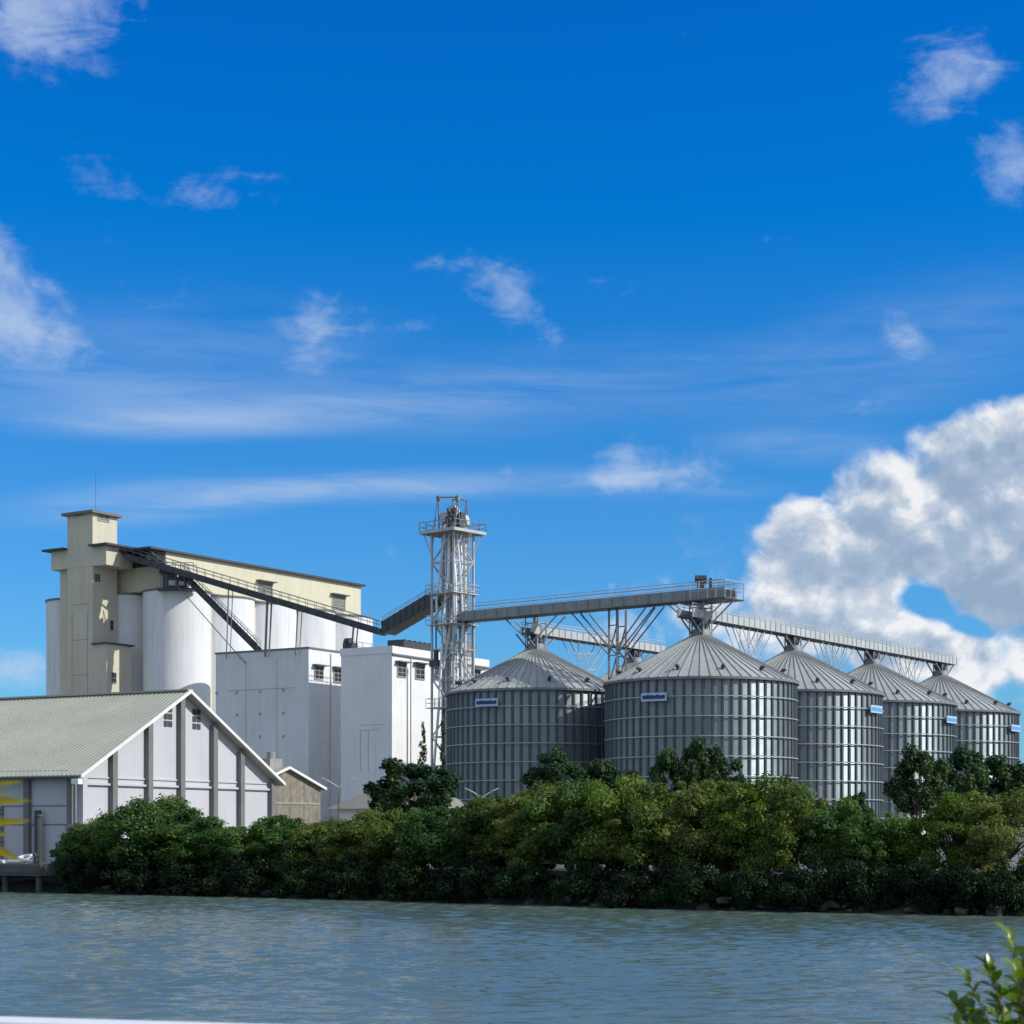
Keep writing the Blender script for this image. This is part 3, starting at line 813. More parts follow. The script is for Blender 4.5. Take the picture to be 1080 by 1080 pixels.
# ------------------------------------------------------------------ bucket elevator tower
def elevator_tower():
    th = math.atan2(.655, .755)
    r = empty('elevator_tower', (T0.x, T0.y, GZ), -th)
    tag(r, 'tall galvanised lattice elevator tower with overhanging top platform', 'tower')
    h = 39.2 - GZ; a = 1.72
    cs = [(-a,-a),(a,-a),(a,a),(-a,a)]
    for (x, y) in cs:
        MB().bar((x,y,0),(x,y,h), .22).build('leg', M['galv'], r)
    n = 11
    for i in range(n+1):
        z = h*i/n; b = MB()
        for j in range(4):
            p, q = cs[j], cs[(j+1)%4]
            b.bar((p[0],p[1],z),(q[0],q[1],z), .13)
        b.build('horizontal_beam', M['galv'], r)
    b = MB()
    for i in range(n):
        z0, z1 = h*i/n, h*(i+1)/n
        for j in range(4):
            p, q = cs[j], cs[(j+1)%4]
            if (i+j) % 2: p, q = q, p
            b.bar((p[0],p[1],z0),(q[0],q[1],z1), .12)
    b.build('diagonal_brace', M['galv'], r)
    # elevator casings
    for (x, y, sx, sy, top) in ((-.75,-.4,.34,.45,h+2.0),(.45,-.4,.34,.45,h+2.6),(.9,.8,.34,.42,h+1.6)):
        b = MB()
        for d in (-.36, .36): b.box(x+d-sx/2*.62, x+d+sx/2*.62, y-sy/2, y+sy/2, .2, top-.5)
        for q in range(12): b.box(x-.66, x+.66, y-sy/2-.04, y+sy/2+.04, 1.5+q*3.1, 1.62+q*3.1)
        e = b.build('elevator_casing', M['galv_pale'] if x > 0 else M['galv'], r)
        b = MB(); b.lathe([(.01,0)]+[(.0,0)], 3) if False else None
        pts = [(x-.8, y, top-.6), (x-.8, y, top), (x-.55, y, top+.5), (x+.55, y, top+.5), (x+.8, y, top), (x+.8, y, top-.6)]
        b.poly([(p[0], y-sy/2-.08, p[2]) for p in pts], (0, sy+.16, 0))
        b.build('head_casing', M['galv'], e)
    # spouts that fan out from the heads
    sp = [((.6,-.6,h+1.2),(1.2,-1.0,h-3),(1.7,-1.3,h-6),(1.6,-1.2,h-12)), ((-.2,-.9,h+1.0),(-.9,-1.2,h-4),(-1.3,-1.4,h-8),(-1.2,-1.2,h-11)),
          ((.9,.3,h+.6),(1.3,.2,h-4),(.6,-.6,h-9),(-.1,-1.6,h-16)), ((.2,-.8,h+.8),(.5,-1.3,h-5),(.1,-1.7,h-10),(.3,-1.7,h-13)),
          ((-.1,-1.7,h-13),(-.3,-2.0,h-20),(-.9,-2.2,h-27),(-1.3,-2.2,h-33)), ((1.5,-.9,h+.2),(1.8,-.6,h-5),(2.1,-.5,h-10),(1.9,-.4,h-13.5))]
    for s_ in sp:
        pts = []
        for i in range(13):
            t = i/12; k = min(2, int(t*3)); f = t*3-k
            pts.append(Vector(s_[k]).lerp(Vector(s_[k+1]), f))
        MB().tube(pts, .15, 8).build('spout', M['white_paint'], r)
    # platform
    P_ = 2.75
    b = MB(); b.box(-P_,P_,-P_,P_,h,h+.12)
    for k in range(6): b.bar((-P_+.2+k*1.05,-P_,h-.1),(-P_+.2+k*1.05,P_,h-.1), .1, .18)
    b.build('platform', M['galv'], r)
    b = MB()
    for j in range(4):
        c = [(-P_,-P_),(P_,-P_),(P_,P_),(-P_,P_)]; p, q = c[j], c[(j+1)%4]
        b.bar((p[0],p[1],h+.03),(q[0],q[1],h+.03), .14, .34)
    b.build('platform_fascia', M['galv_pale'], r)
    b = MB()
    for (x, y) in cs:
        b.bar((x,y,h-2.6),(x*1.4,y*1.4,h-.1), .14); 
        b.bar((x,y,h-2.6),(x*1.4,y*.4,h-.1), .10)
    b.build('platform_bracket', M['galv'], r)
    b = MB()
    c = [(-P_,-P_),(P_,-P_),(P_,P_),(-P_,P_)]
    for j in range(4): handrail(b, (*c[j],h+.1), (*c[(j+1)%4],h+.1), 1.1, 1.1, t=.055)
    b.build('platform_rail', M['steel_mid'], r)
    # hoist gantry on top
    b = MB(); H2 = h+4.0
    for (x, y) in ((-1.7,-1.0),(-1.2,1.1)):
        b.bar((x,y-.5,h+.1),(x*.8,y,H2+.35), .11); b.bar((x,y+.5,h+.1),(x*.8,y,H2+.35), .11)
    for (x, y) in ((1.7,-1.0),(1.2,1.1)):
        b.bar((x,y-.5,h+.1),(x,y,H2-.1), .11); b.bar((x,y+.5,h+.1),(x,y,H2-.1), .11)
    b.bar((-1.5,-1.0,H2+.3),(1.9,-1.0,H2-.1), .14); b.bar((-1.1,1.1,H2+.3),(1.4,1.1,H2-.1), .12); b.bar((-1.36,-1,H2+.3),(-.96,1.1,H2+.3), .12); b.bar((1.7,-1,H2-.1),(1.2,1.1,H2-.1), .12)
    b.box(1.5,1.95,-1.2,-.8,H2-.5,H2+.1); b.box(-1.5,-1.1,-1.2,-.8,H2-.1,H2+.45)
    b.build('hoist_gantry', M['steel_mid'], r)
    b = MB(); b.box(-.3,.7,-1.0,-.2,h+.1,h+1.9); b.box(1.1,1.7,-.4,.4,h+.1,h+2.3); b.tube([(.9,-1.1,h+.2),(.35,-1.15,h+2.8)], .16, 8); b.tube([(1.0,-1.1,h+2.4),(1.5,-1.1,h+2.4)], .35, 10)
    b.build('drive_unit', M['galv_dark'], r)
    # intermediate landings and motor
    for z in (h-7.2, h-10.8, h-20.5):
        b = MB(); b.box(-a-.5,a+.5,-a-.5,a+.5,z,z+.1)
        lo = b.build('landing', M['galv'], r)
        b = MB()
        c = [(-a-.5,-a-.5),(a+.5,-a-.5),(a+.5,a+.5),(-a-.5,a+.5)]
        for j in range(4): handrail(b, (*c[j],z+.1), (*c[(j+1)%4],z+.1), 1.05, 1.2, t=.045)
        b.build('landing_rail', M['galv'], lo)
    b = MB(); b.box(-1.9,-.6,-2.0,-1.0,h-15.6,h-14.9); b.tube([(-1.25,-1.5,h-14.9),(-1.25,-1.5,h-13.6)], .3, 8); b.tube([(-1.25,-1.5,h-13.6),(-1.25,-1.5,h-10)], .09, 6)
    b.build('motor', M['galv_dark'], r)
    # caged ladder on the sunlit face
    b = MB(); x = a+.35
    for y in (-.3, .3): b.bar((x,y,0),(x,y,h+1), .06)
    for q in range(int(h/.5)): b.bar((x,-.3,.5+q*.5),(x,.3,.5+q*.5), .045)
    for q in range(int(h/1.0)-2):
        z = 2.5+q*1.0
        b.tube([(x+.75*math.sin(t_)*1.0, .42*math.cos(t_), z) for t_ in np.linspace(.0, math.pi, 7)], .03, 4, cap=False)
    for t_ in np.linspace(.3, math.pi-.3, 4): b.bar((x+.75*math.sin(t_), .42*math.cos(t_), 2.5),(x+.75*math.sin(t_), .42*math.cos(t_), h), .04)
    b.build('caged_ladder', M['galv_pale'], r)
    return r
elevator_tower()

# ------------------------------------------------------------------ concrete grain elevator
def louvre_window(fr, root, face, px0, px1, py0, py1, const, m='louvre', hood=False, name='window', grid=(2,3), proud=.05):
    """window on the local plane x=const (face 'x') or y=const (face 'y')"""
    if face == 'x':
        a, b_ = fr.y_on(px0, const), fr.y_on(px1, const)
        z1, z0 = fr.z_at(py0, const, (a+b_)/2), fr.z_at(py1, const, (a+b_)/2)
    else:
        a, b_ = fr.x_on(px0, const), fr.x_on(px1, const)
        z1, z0 = fr.z_at(py0, (a+b_)/2, const), fr.z_at(py1, (a+b_)/2, const)
    def bx(mb, s0, s1, za, zb, d0, d1):
        if face == 'x': mb.box(const+d0, const+d1, s0, s1, za, zb)
        else: mb.box(s0, s1, const-d1, const-d0, za, zb)
    mb = MB(); t = min(.14, (b_-a)*.1)
    bx(mb, a, a+t, z0, z1, .003, proud+.06); bx(mb, b_-t, b_, z0, z1, .003, proud+.06); bx(mb, a+t, b_-t, z0, z0+t, .003, proud+.06); bx(mb, a+t, b_-t, z1-t, z1, .003, proud+.06)
    for i in range(1, grid[0]):
        c = a+(b_-a)*i/grid[0]; bx(mb, c-t*.3, c+t*.3, z0+t, z1-t, .03, proud+.04)
    for i in range(1, grid[1]):
        c = z0+(z1-z0)*i/grid[1]; bx(mb, a+t, b_-t, c-t*.25, c+t*.25, .032, proud+.038)
    w_ = mb.build(name, M['frame'], root)
    mb = MB(); bx(mb, a+t*.9, b_-t*.9, z0+t*.9, z1-t*.9, .004, .03); mb.build('pane', M['opening'] if m == 'opening' else M[m], w_)
    if hood:
        mb = MB(); bx(mb, a-.35, b_+.35, z1+.02, z1+.16, .003, .75); mb.build('hood', M['pilaster'], w_)
    return w_

def concrete_elevator():
    th = math.atan2(.55, .835)
    fr = Frame(-44.2, 250.0, th)
    r = fr.root('grain_elevator')
    tag(r, 'cream and white concrete grain elevator with stepped tower and round bins', 'grain elevator')
    RB = 4.42; zb = 35.7-GZ
    bins = [(0, 8.75*i) for i in range(5)] + [(-9.0, 0), (-18.1, 0)]
    for (x, y) in bins:
        b = MB(); b.lathe([(RB,0)]+[(RB, zb*k/8) for k in range(1,9)], 64, x, y)
        o = b.build('bin', M['white_conc'], r, smooth=True)
        b = MB(); b.lathe([(RB-.2,zb),(RB+.12,zb-.02),(RB+.12,zb+.22),(.01,zb+.24)], 64, x, y); b.build('bin_cap', M['pilaster'], o, smooth=True)
    b = MB()
    for i in range(4): b.box(-2.5, 1.9, 8.75*i+3.2, 8.75*i+5.55, 0, zb-.6)
    for i in range(2): b.box(-9*i-5.6, -9*i-3.4, -1.5, 2.5, 0, zb-.6)
    b.build('infill_wall', M['cream_dull'], r)
    # headhouse on the bins
    xr, y0, y1 = .9, -3.0, 38.2; xl = -17.3
    zt = 40.8-GZ
    b = MB(); b.box(xl, xr, y0, y1, zb+.25, zt); hh = b.build('headhouse', M['cream'], r)
    b = MB(); b.box(xl-.3, xr+.55, y0-.3, y1+.5, zt, zt+.28); b.box(-6.4, xr+.55, y0-3.4, y0-.3, zt, zt+.28); b.build('roof', M['dark_roof'], hh)
    b = MB(); b.box(xr, xr+1.2, y0+.3, y1-.4, zb+.26, zb+.42); b.build('ledge', M['pilaster'], hh)
    for (a_, c_, d_, e_) in ((272,287,614,630),(350,364,628,643.5)):
        w_ = louvre_window(fr, hh, 'x', a_, c_, d_, e_, xr, 'louvre', True, grid=(2,5))
    # truss bracket canopy under the front roof
    b = MB()
    for x in np.linspace(xl+9, xr, 5):
        b.bar((x,y0,zt-1.6),(x,y0-3.2,zt-.1), .18); b.bar((x,y0-.1,zt-.2),(x,y0-3.2,zt-.2), .16); b.bar((x,y0-1.6,zt-.9),(x,y0-1.5,zt-.2), .12)
    b.box(xl+9, xr, y0-.25, y0-.02, zt-1.7, zt-1.2)
    b.build('roof_truss', M['galv_dark'], hh)
    # stair and lift tower
    yF = -8.6; xR = -6.7; xL = fr.x_on(71, yF); yB = -4.2
    ztop = fr.z_at(541, xR, yF)
    b = MB(); b.box(xL, xR, yF, yB, 0, ztop); tw = b.build('stair_tower', M['cream_dull'], r)
    b = MB(); b.box(xL-.55, xR+.55, yF-.55, yB+.55, ztop, ztop+.35); b.build('roof', M['pilaster'], tw)
    b = MB(); b.tube([(xR-1.5, yF+2, ztop+.3),(xR-1.5,yF+2,ztop+5.5)], .02, 6); b.build('mast', M['galv_dark'], tw)
    ax0 = fr.x_on(54, yF-.03); ax1 = fr.x_on(112, yF-.03); az0 = fr.z_at(597, xR, yF); az1 = fr.z_at(577, xR, yF)
    b = MB(); b.box(ax0, ax1, yF-.03, yB+.3, az0, az1); ca = b.build('cross_gallery', M['cream_dull'], tw)
    b = MB(); b.box(ax0-1.0, xL-.003, yF-.8, yB+.6, az1, az1+.25); b.box(xR+.003, ax1+.9, yF-.8, yB+.6, az1, az1+.25); b.build('roof', M['dark_roof'], ca)
    bz1 = fr.z_at(680, xR, yF)
    b = MB(); b.box(xR+.003, ax1, yF+.02, yB+.2, 0, bz1); an = b.build('annexe', M['cream_dull'], tw)
    b = MB(); b.box(xR+.003, ax1+.3, yF-.3, yB+.4, bz1, bz1+.2); b.build('roof', M['dark_roof'], an)
    b = MB(); b.box(xL-2.2, xL-.003, yF+.8, yB, bz1*.0, az0); b.build('duct_wall', M['cream_dull'], tw)
    louvre_window(fr, tw, 'x', 103, 115, 542.5, 550, xR, 'louvre', grid=(2,3))
    louvre_window(fr, tw, 'y', 78, 89, 541.5, 544.5, yF, 'opening', grid=(3,1))
    louvre_window(fr, tw, 'x', 99, 105.5, 605, 614, xR, 'opening', grid=(2,3))
    louvre_window(fr, tw, 'x', 115.5, 119.5, 654, 665, xR, 'opening', grid=(1,2))
    louvre_window(fr, an, 'x', 117, 122.5, 709, 721, ax1, 'opening', grid=(1,2))
    b = MB()
    for q in range(1, 8): b.box(xL+.9, xR-.9, yF-.012, yF+.003, q*4.6, q*4.6+.05)
    b.box(xL+.86, xL+.92, yF-.013, yF+.004, 2, az0-6); b.box(xR-.92, xR-.86, yF-.013, yF+.004, 2, az0-6)
    b.build('panel_joint', M['pilaster'], tw)
concrete_elevator()

# inclined conveyors that join elevator and tower
pB = at(410, 667, 229.0)
pE0 = at(462, 636, 223.0)
gallery('conveyor_gallery', 'short dark inclined conveyor rising from white block roof into lattice tower', pB, pE0, 2.0, 1.3, .3, ('galv_dark','galv_dark','galv'), .5, True, 1.1)
pF0 = at(172, 600, 244.5); pF0b = at(136, 588.5, 247)
rF, oF = gallery('conveyor_gallery', 'long dark inclined conveyor falling across the white round bins', pF0b, pB+Vector((-.8,.3,-.1)), 1.4, .55, .25, ('galv_dark','galv_dark','steel_mid'), .85, True, 1.3)
dF = (pB - pF0b)
# trestle legs of the long conveyor
for (px, yb, wd) in ((282, 660, .28), (373, 683, .2), (241, 660, .14), (314, 655, .14)):
    k = (px-540)/F; t = (k*pF0b.y - pF0b.x)/(dF.x - k*dF.y); c = pF0b + dF*t
    b = MB(); b.bar(c-oF-Vector((0,0,.3)), Vector((c.x-.3, c.y+.2, 26.2 if px < 360 else 26.0))-oF, wd); b.bar(c-oF+Vector((.6,-.4,-.3)), Vector((c.x+.2, c.y, 26.2))-oF, wd*.7)
    b.build('trestle_leg', M['steel_mid'], rF)
# head machine at the top of the long conveyor, over the first bin
mc = at(186, 611, 245.2)
r = empty('transfer_machine', tuple(mc)); tag(r, 'dark conveyor transfer head sitting on top of the first round bin', 'machine')
b = MB(); b.box(-1.6,1.5,-1,1,-1.2,.2); b.box(-1.2,0,-.8,.8,.2,1.5); b.box(.4,1.9,-.7,.7,.0,1.0); b.tube([(-1.6,-.9,.9),(-1.6,.9,.9)], .5, 10); b.build('casing', M['galv_dark'], r)
b = MB()
for s_ in (-1.1, 1.1): handrail(b, (-2.2,s_,-1.2), (2.4,s_,-1.2), 3.2, 1.1, t=.07)
b.build('handrail', M['steel_mid'], r)
b = MB(); b.box(-2.4,2.6,-1.2,1.2,-1.45,-1.25); b.build('platform', M['galv_dark'], r)
b = MB(); b.box(-.8,.2,-1.05,-1.0,-.9,-.3); b.box(.5,1.2,-1.05,-1.0,-.9,-.4); b.build('access_panel', M['galv_pale'], r)
# branch chute
c0 = at(192, 606, 244.0); c1 = at(273, 687, 240.0)
rG, oG = gallery('chute', 'dark steep chute from conveyor head down to left white block roof', c0, c1, .7, .45, .2, ('galv_dark','galv_dark','steel_mid'), .9, True, 1.2, group='conveyor galleries')
b = MB(); d = c1-c0
b.bar(Vector((-1.0,0,-1.0)), d+Vector((-1.6,0,-1.6)), .09); b.build('brace', M['steel_mid'], rG)

# ------------------------------------------------------------------ white block buildings
def white_blocks():
    th = R(31)
    # block A
    fr = Frame((325.5-540)/F*235, 235, th); r = fr.root('block_building')
    tag(r, 'windowless grey faced tall block below the round bins with bolt marks', 'building')
    zt = fr.z_at(684, 0, 0); xl = fr.x_on(227.6, 0)
    b = MB(); b.box(xl, 0, 0, 7.4, 0, zt); w_ = b.build('wall', M['block_wall'], r)
    b = MB(); b.box(xl-.1, .12, -.1, 7.5, zt, zt+.22); b.build('roof_cap', M['pilaster'], r)
    for (px, py) in ((250,730.5),(274.5,729.5),(299,728),(250,754),(274.5,753),(299,752),(274.5,777),(299,776.5),(228.5,731)):
        x = fr.x_on(px, 0); z = fr.z_at(py, x, 0)
        MB().box(x-.16,x+.16,-.06,.0-.003,z-.16,z+.16).build('anchor_plate', M['frame'], r)
    b = MB(); z = fr.z_at(728, xl/2, 0); b.box(xl+1.8, -2.2, -.02, -.003, z+.1, z+.14)
    for k in (1, 2): b.box(xl*k/3-.02, xl*k/3+.02, -.021, -.003, 1, zt-1)
    b.build('panel_joint', M['pilaster'], r)
    louvre_window(fr, r, 'x', 331.2, 340.8, 702.5, 717, 0, 'opening', True, grid=(2,3))
    louvre_window(fr, r, 'x', 351.5, 360.5, 705, 720, 0, 'opening', True, grid=(2,3))
    y_ = fr.y_on(348.5, 0); b = MB(); b.tube([(.12,y_,2),(.12,y_,zt-.3)], .09, 8); b.build('downpipe', M['trim'], r)
    # block B
    fr = Frame((413.4-540)/F*228, 228, th); r = fr.root('block_building')
    tag(r, 'tall white block with hooded windows on its bright side behind lattice tower', 'building')
    zt = fr.z_at(681, 0, 0); xl = fr.x_on(359.7, 0); L_ = 22.0
    b = MB(); b.box(xl, 0, 0, L_, 0, zt-.9); b.build('wall', M['white_wall'], r)
    b = MB(); b.box(xl-.08, .12, -.08, L_+.1, zt-.9+.003, zt); b.build('parapet', M['white_wall'], r)
    b = MB(); b.box(.0+.003, .22, -.03, L_, zt-1.12, zt-.93); b.build('gutter_line', M['pilaster'], r)
    for px0, px1, a, c in ((418.5,428,699,714.5),(437.5,447.5,700.5,717),(457,466,702,718),(473,481,704,719),(499,506,707,719)):
        louvre_window(fr, r, 'x', px0, px1, a, c, 0, 'opening', True, grid=(2,3))
    for px in (433, 470):
        y_ = fr.y_on(px, 0); MB().tube([(.1,y_,2),(.1,y_,zt-1.2)], .07, 8).build('downpipe', M['trim'], r)
    b = MB(); x0, x1 = xl*.62, xl*.18; z = fr.z_at(765, xl/2, 0)
    b.box(x0,x1,-.02,-.003,z,z+.06); b.box(x0,x0+.06,-.021,-.003,z-5.5,z-.6); b.box(x0+1.2,x0+1.26,-.021,-.003,z-5.5,z-.6); b.box(x0,x1*1.3,-.019,-.003,z-.62,z-.56)
    b.build('panel_joint', M['frame'], r)
    # roof plant
    y_ = fr.y_on(440, -1.5)
    b = MB(); b.box(-3.2,-.8,y_-4,y_+2.6,zt+.15,zt+1.05)
    for k in range(6): b.box(-3.3,-.7,y_-3.8+k*1.1,y_-3.6+k*1.1,zt+1.05,zt+1.15)
    b.build('roof_plant', M['galv_dark'], r)
    y_ = fr.y_on(492, -1.5)
    b = MB(); b.box(-2.2,-.9,y_-.8,y_+.8,zt,zt+1.0); b.box(-2.4,-.7,y_-1.0,y_+1.0,zt+1.0,zt+1.9); b.build('roof_vent', M['steel_mid'], r)
    b = MB(); handrail(b, (xl+.3,.3,zt), (xl+.3,L_-.5,zt), 1.1, 1.8); b.build('roof_rail', M['steel_mid'], r)
    # small dark fan at the far corner
    b = MB(); x = fr.x_on(367, .8); b.box(x-.5,x+.9,.4,1.6,zt,zt+.75); b.tube([(x-.5,1,zt+.9),(x+.3,1,zt+.9)], .5, 10); b.build('roof_fan', M['galv_dark'], r)
white_blocks()

# lamp pole behind the near silo
pp = at(498.5, 713, 214)
r = empty('lamp_post', (pp.x-.0, 229.0*1.0, GZ)); r.location.x = (498.5-540)/F*229
tag(r, 'slim grey post with short arm standing between lattice tower and silo', 'lamp post')
zt = CAMZ+(HZ-655)/F*229-GZ
MB().tube([(0,0,0),(0,0,zt)], .17, 8, .13).build('pole', M['steel_mid'], r)
b = MB(); b.bar((-.9,0,zt),(.2,0,zt), .12); b.build('arm', M['steel_mid'], r)
b = MB(); b.box(-.2,.25,-.2,.2,zt-.35,zt-.06); b.build('lamp_head', M['galv_dark'], r)

# ------------------------------------------------------------------ warehouse
def warehouse():
    th = math.atan2(.477, .879)
    fr = Frame((83-540)/F*140, 140, th); r = fr.root('warehouse')
    tag(r, 'long pale roofed warehouse with lilac grey gable and dark pilasters', 'warehouse')
    Lw = 60.0; W = fr.y_on(286.5, 0)
    ze = fr.z_at(813, 0, 0) - .15; zr = fr.z_at(728.5, 0, W/2) - .2
    b = MB(); b.poly([(0,0,0),(0,W,0),(0,W,ze),(0,W/2,zr),(0,0,ze)], (-.25,0,0)); g = b.build('gable_wall', M['gable_wall'], r)
    b = MB(); b.poly([(-Lw,0,0),(-Lw,W,0),(-Lw,W,ze),(-Lw,W/2,zr),(-Lw,0,ze)], (.25,0,0)); b.build('end_wall', M['gable_wall'], r)
    b = MB(); b.box(-Lw+.25,-.25,0,.25,0,ze-.05); sw = b.build('side_wall', M['gable_wall'], r)
    b = MB(); b.box(-Lw+.25,-.25,W-.25,W,0,ze-.05); b.build('side_wall', M['gable_wall'], r)
    # roof slopes with standing seams
    sl = (zr-ze)/(W/2)
    ov, og = .75, .85
    for s_ in (0, 1):
        b = MB()
        ya, yb = (-ov, W/2) if s_ == 0 else (W+ov, W/2)
        za = ze - ov*sl
        n_ = 150
        b.poly([(og,ya,za),(og,yb,zr),(og,yb,zr+.22),(og,ya,za+.22)], (-(Lw+2*og),0,0))
        for k in range(n_):
            x = og-.1 - k*(Lw+2*og-.2)/(n_-1)
            b.bar((x,ya,za+.235),(x,yb,zr+.235), .075, .07)
        b.build('roof', M['pale_roof'], r)
    b = MB(); b.box(-Lw-og, og, W/2-.35, W/2+.35, zr+.16, zr+.30); b.build('ridge_cap', M['pale_roof'], r)
    # barge boards on the gable
    for s_ in (0, 1):
        ya, yb = (-ov, W/2) if s_ == 0 else (W+ov, W/2); za = ze-ov*sl
        b = MB(); b.poly([(og+.003,ya,za-.02),(og+.003,yb,zr-.02),(og+.003,yb,zr+.25),(og+.003,ya,za+.25)], (.09,0,0)); b.build('barge_board', M['trim'], r)
    b = MB(); b.bar((og-.1,-ov-.08,ze-ov*sl+.05),(-Lw,-ov-.08,ze-ov*sl+.05), .16, .18); b.build('gutter', M['galv_dark'], r)
    b = MB(); b.box(og-.55,og+.1,-ov-.4,-ov+.1,ze-ov*sl-.45,ze-ov*sl-.05); b.build('rain_hopper', M['white_paint'], r)
    # pilasters
    for px in (119.4, 157, 191, 225.5, 254):
        y = fr.y_on(px, .2); z = (ze + (y if y < W/2 else W-y)*sl) - .12
        MB().box(.003,.42,y-.27,y+.27,0,z-.1).build('pilaster', M['pilaster'], r)
    for y in (.02, W-.52):
        MB().box(.003,.40,y,y+.5,0,ze-.1).build('pilaster', M['gable_wall'] if y < 1 else M['pilaster'], r)
    for k in range(14):
        x = -.35-k*4.25
        MB().box(x-.5,x,-.34,-.003,0,ze-.35).build('pilaster', M['pilaster'], r)
    # girt bands
    edges = [.52]+[fr.y_on(px, .2) for px in (119.4,157,191,225.5,254)]+[W-.52]
    for i in range(6):
        a, c = edges[i]+(.29 if i else .02), edges[i+1]-(.29 if i < 5 else .02)
        z = fr.z_at(820+ (i*1.2), 0, (a+c)/2)
        b = MB(); b.box(.003,.10,a,c,z-.06,z+.06); b.box(.003,.22,a,c,z-.58,z-.42); b.build('girt', M['gable_wall'], r)
    b = MB(); 
    for zz in (4.3, 6.9, 2.9): b.box(-Lw+1,-.9,-.05,-.003,zz,zz+.07)
    b.build('panel_joint', M['pilaster'], r)
    # breeze block vents
    for (px, py) in ((177,755),(207,758)):
        y = fr.y_on(px, 0); z = fr.z_at(py, 0, y)
        b = MB()
        for i in range(2):
            for j in range(3):
                b.box(.003,.05,y-.50+i*.55,y-.05+i*.55,z-.85+j*.58,z-.40+j*.58)
        b.build('vent_block', M['galv_dark'], r)
    # door and shutter on the shaded side
    x0, x1 = fr.x_on(-30, 0), fr.x_on(4, 0)
    b = MB(); b.box(x0,x1,-.12,-.003,0,4.4); d = b.build('door', M['steel_mid'], r)
    b = MB()
    for k in range(12): b.box(x0,x1,-.16,-.123,.2+k*.35,.26+k*.35)
    b.build('slat', M['galv_dark'], d)
    x0, x1 = fr.x_on(38, -.3), fr.x_on(44, -.3)
    MB().box(x0,x1,-.5,-.35,0,4.0).build('service_duct', M['galv_dark'], r)
    x = fr.x_on(80, -.4); MB().tube([(x,-.45,.2),(x,-.45,ze-.8)], .11, 8).build('downpipe', M['steel_mid'], r)
    return fr
fw = warehouse()

# lean-to hut against the gable
p = at(98, 885, 140.5)
r = empty('hut', (p.x, p.y, GZ), -math.atan2(.477,.879)); tag(r, 'small tan block hut with flat roof at the foot of the gable', 'hut')
b = MB(); b.box(-1.0,1.0,-1.2,1.6,0,2.7); b.build('wall', M['tan'], r)
b = MB(); b.box(-1.2,1.2,-1.5,1.9,2.7,2.95); b.build('roof', M['concrete'], r)
b = MB(); b.box(-.8,.3,-1.28,-1.203,0,2.2); b.build('door', M['galv_dark'], r)

# tan gabled building behind the warehouse corner
fr = Frame((302-540)/F*170, 170, R(30)); r = fr.root('gabled_shed'); tag(r, 'weathered tan gabled shed with white verge behind the warehouse corner', 'shed')
W2 = 5.2; ze = fr.z_at(832, 0, W2); zr = fr.z_at(811, 0, 0)
b = MB(); b.poly([(0,-W2,0),(0,W2,0),(0,W2,ze),(0,0,zr),(0,-W2,ze)], (-10,0,0)); b.build('wall', M['tan'], r)
sl = (zr-ze)/W2
for s_ in (-1, 1):
    b = MB(); b.poly([(.35,s_*(W2+.4),ze-.4*sl+.02),(.35,0,zr+.02),(.35,0,zr+.22),(.35,s_*(W2+.4),ze-.4*sl+.22)], (-10.6,0,0)); b.build('roof', M['concrete'], r)
    b = MB(); b.poly([(.353,s_*(W2+.42),ze-.4*sl),(.353,0,zr),(.353,0,zr+.24),(.353,s_*(W2+.42),ze-.4*sl+.24)], (.08,0,0)); b.build('barge_board', M['trim'], r)
b = MB(); b.box(-1.9,-.6,-1.6,.2,zr-.2,zr+.9); b.tube([(-1.2,-.7,zr+.8),(-1.2,-.7,zr+1.5)], .4, 10); b.build('roof_vent', M['concrete'], r)
b = MB(); z = fr.z_at(848, 0, 0); b.box(.003,.06,-W2+.2,W2-.1,z,z+.16); b.build('string_course', M['concrete'], r)
MB().box(.003,.06,1.8,3.2,0,2.2).build('door', M['louvre'], r)

# low olive roofed office in front of the white block
fr = Frame((372-540)/F*198, 198, R(31)); r = fr.root('low_office'); tag(r, 'low building with olive hipped roof at the foot of the white block', 'building')
zo = fr.z_at(853, 0, 0)
b = MB(); b.box(-2.2,10,0.3,7,0,zo); b.build('wall', M['white_wall'], r)
b = MB(); e = .9
b.add([(-2.2-e,.3-e,zo),(10+e,.3-e,zo),(10+e,7+e,zo),(-2.2-e,7+e,zo),(1.6,3.6,zo+2.6),(6.4,3.6,zo+2.6)], [(0,1,5,4),(1,2,5),(2,3,4,5),(3,0,4),(0,3,2,1)])
b.build('roof', M['olive_roof'], r)
b = MB(); b.box(10.003,10.06,1,2.6,1,2.4); b.build('window', M['opening'], r)

# ------------------------------------------------------------------ quay
def quay():
    th = math.atan2(.83, .56) - math.pi/2
    r = empty('quay', (-35.2, 131.6, 0), math.atan2(-.56, .83)); tag(r, 'dark concrete quay deck on piles at the left river bank', 'quay')
    # local x along shore to the right, y inland
    b = MB(); b.box(-40, 3.6, 0, 5.5, 1.15, 1.95); b.build('deck', M['quay_conc'], r)
    b = MB(); b.box(-40, 3.6, -.14, -.003, 1.35, 1.80); b.build('fender_beam', M['dark_conc'], r)
    for k in range(12):
        MB().tube([(2.8-k*3.4, .6, -2), (2.8-k*3.4, .6, 1.15)], .22, 10).build('pile', M['dark_conc'], r)
    b = MB(); b.box(-40,3.4,2.2,2.5,-2,1.148); b.build('back_wall', M['dark_conc'], r)
    MB().tube([(2.4,.7,1.95),(2.4,.7,2.5),(2.2,.7,2.6)], .16, 8).build('bollard', M['galv_dark'], r)
    return r
rq = quay()
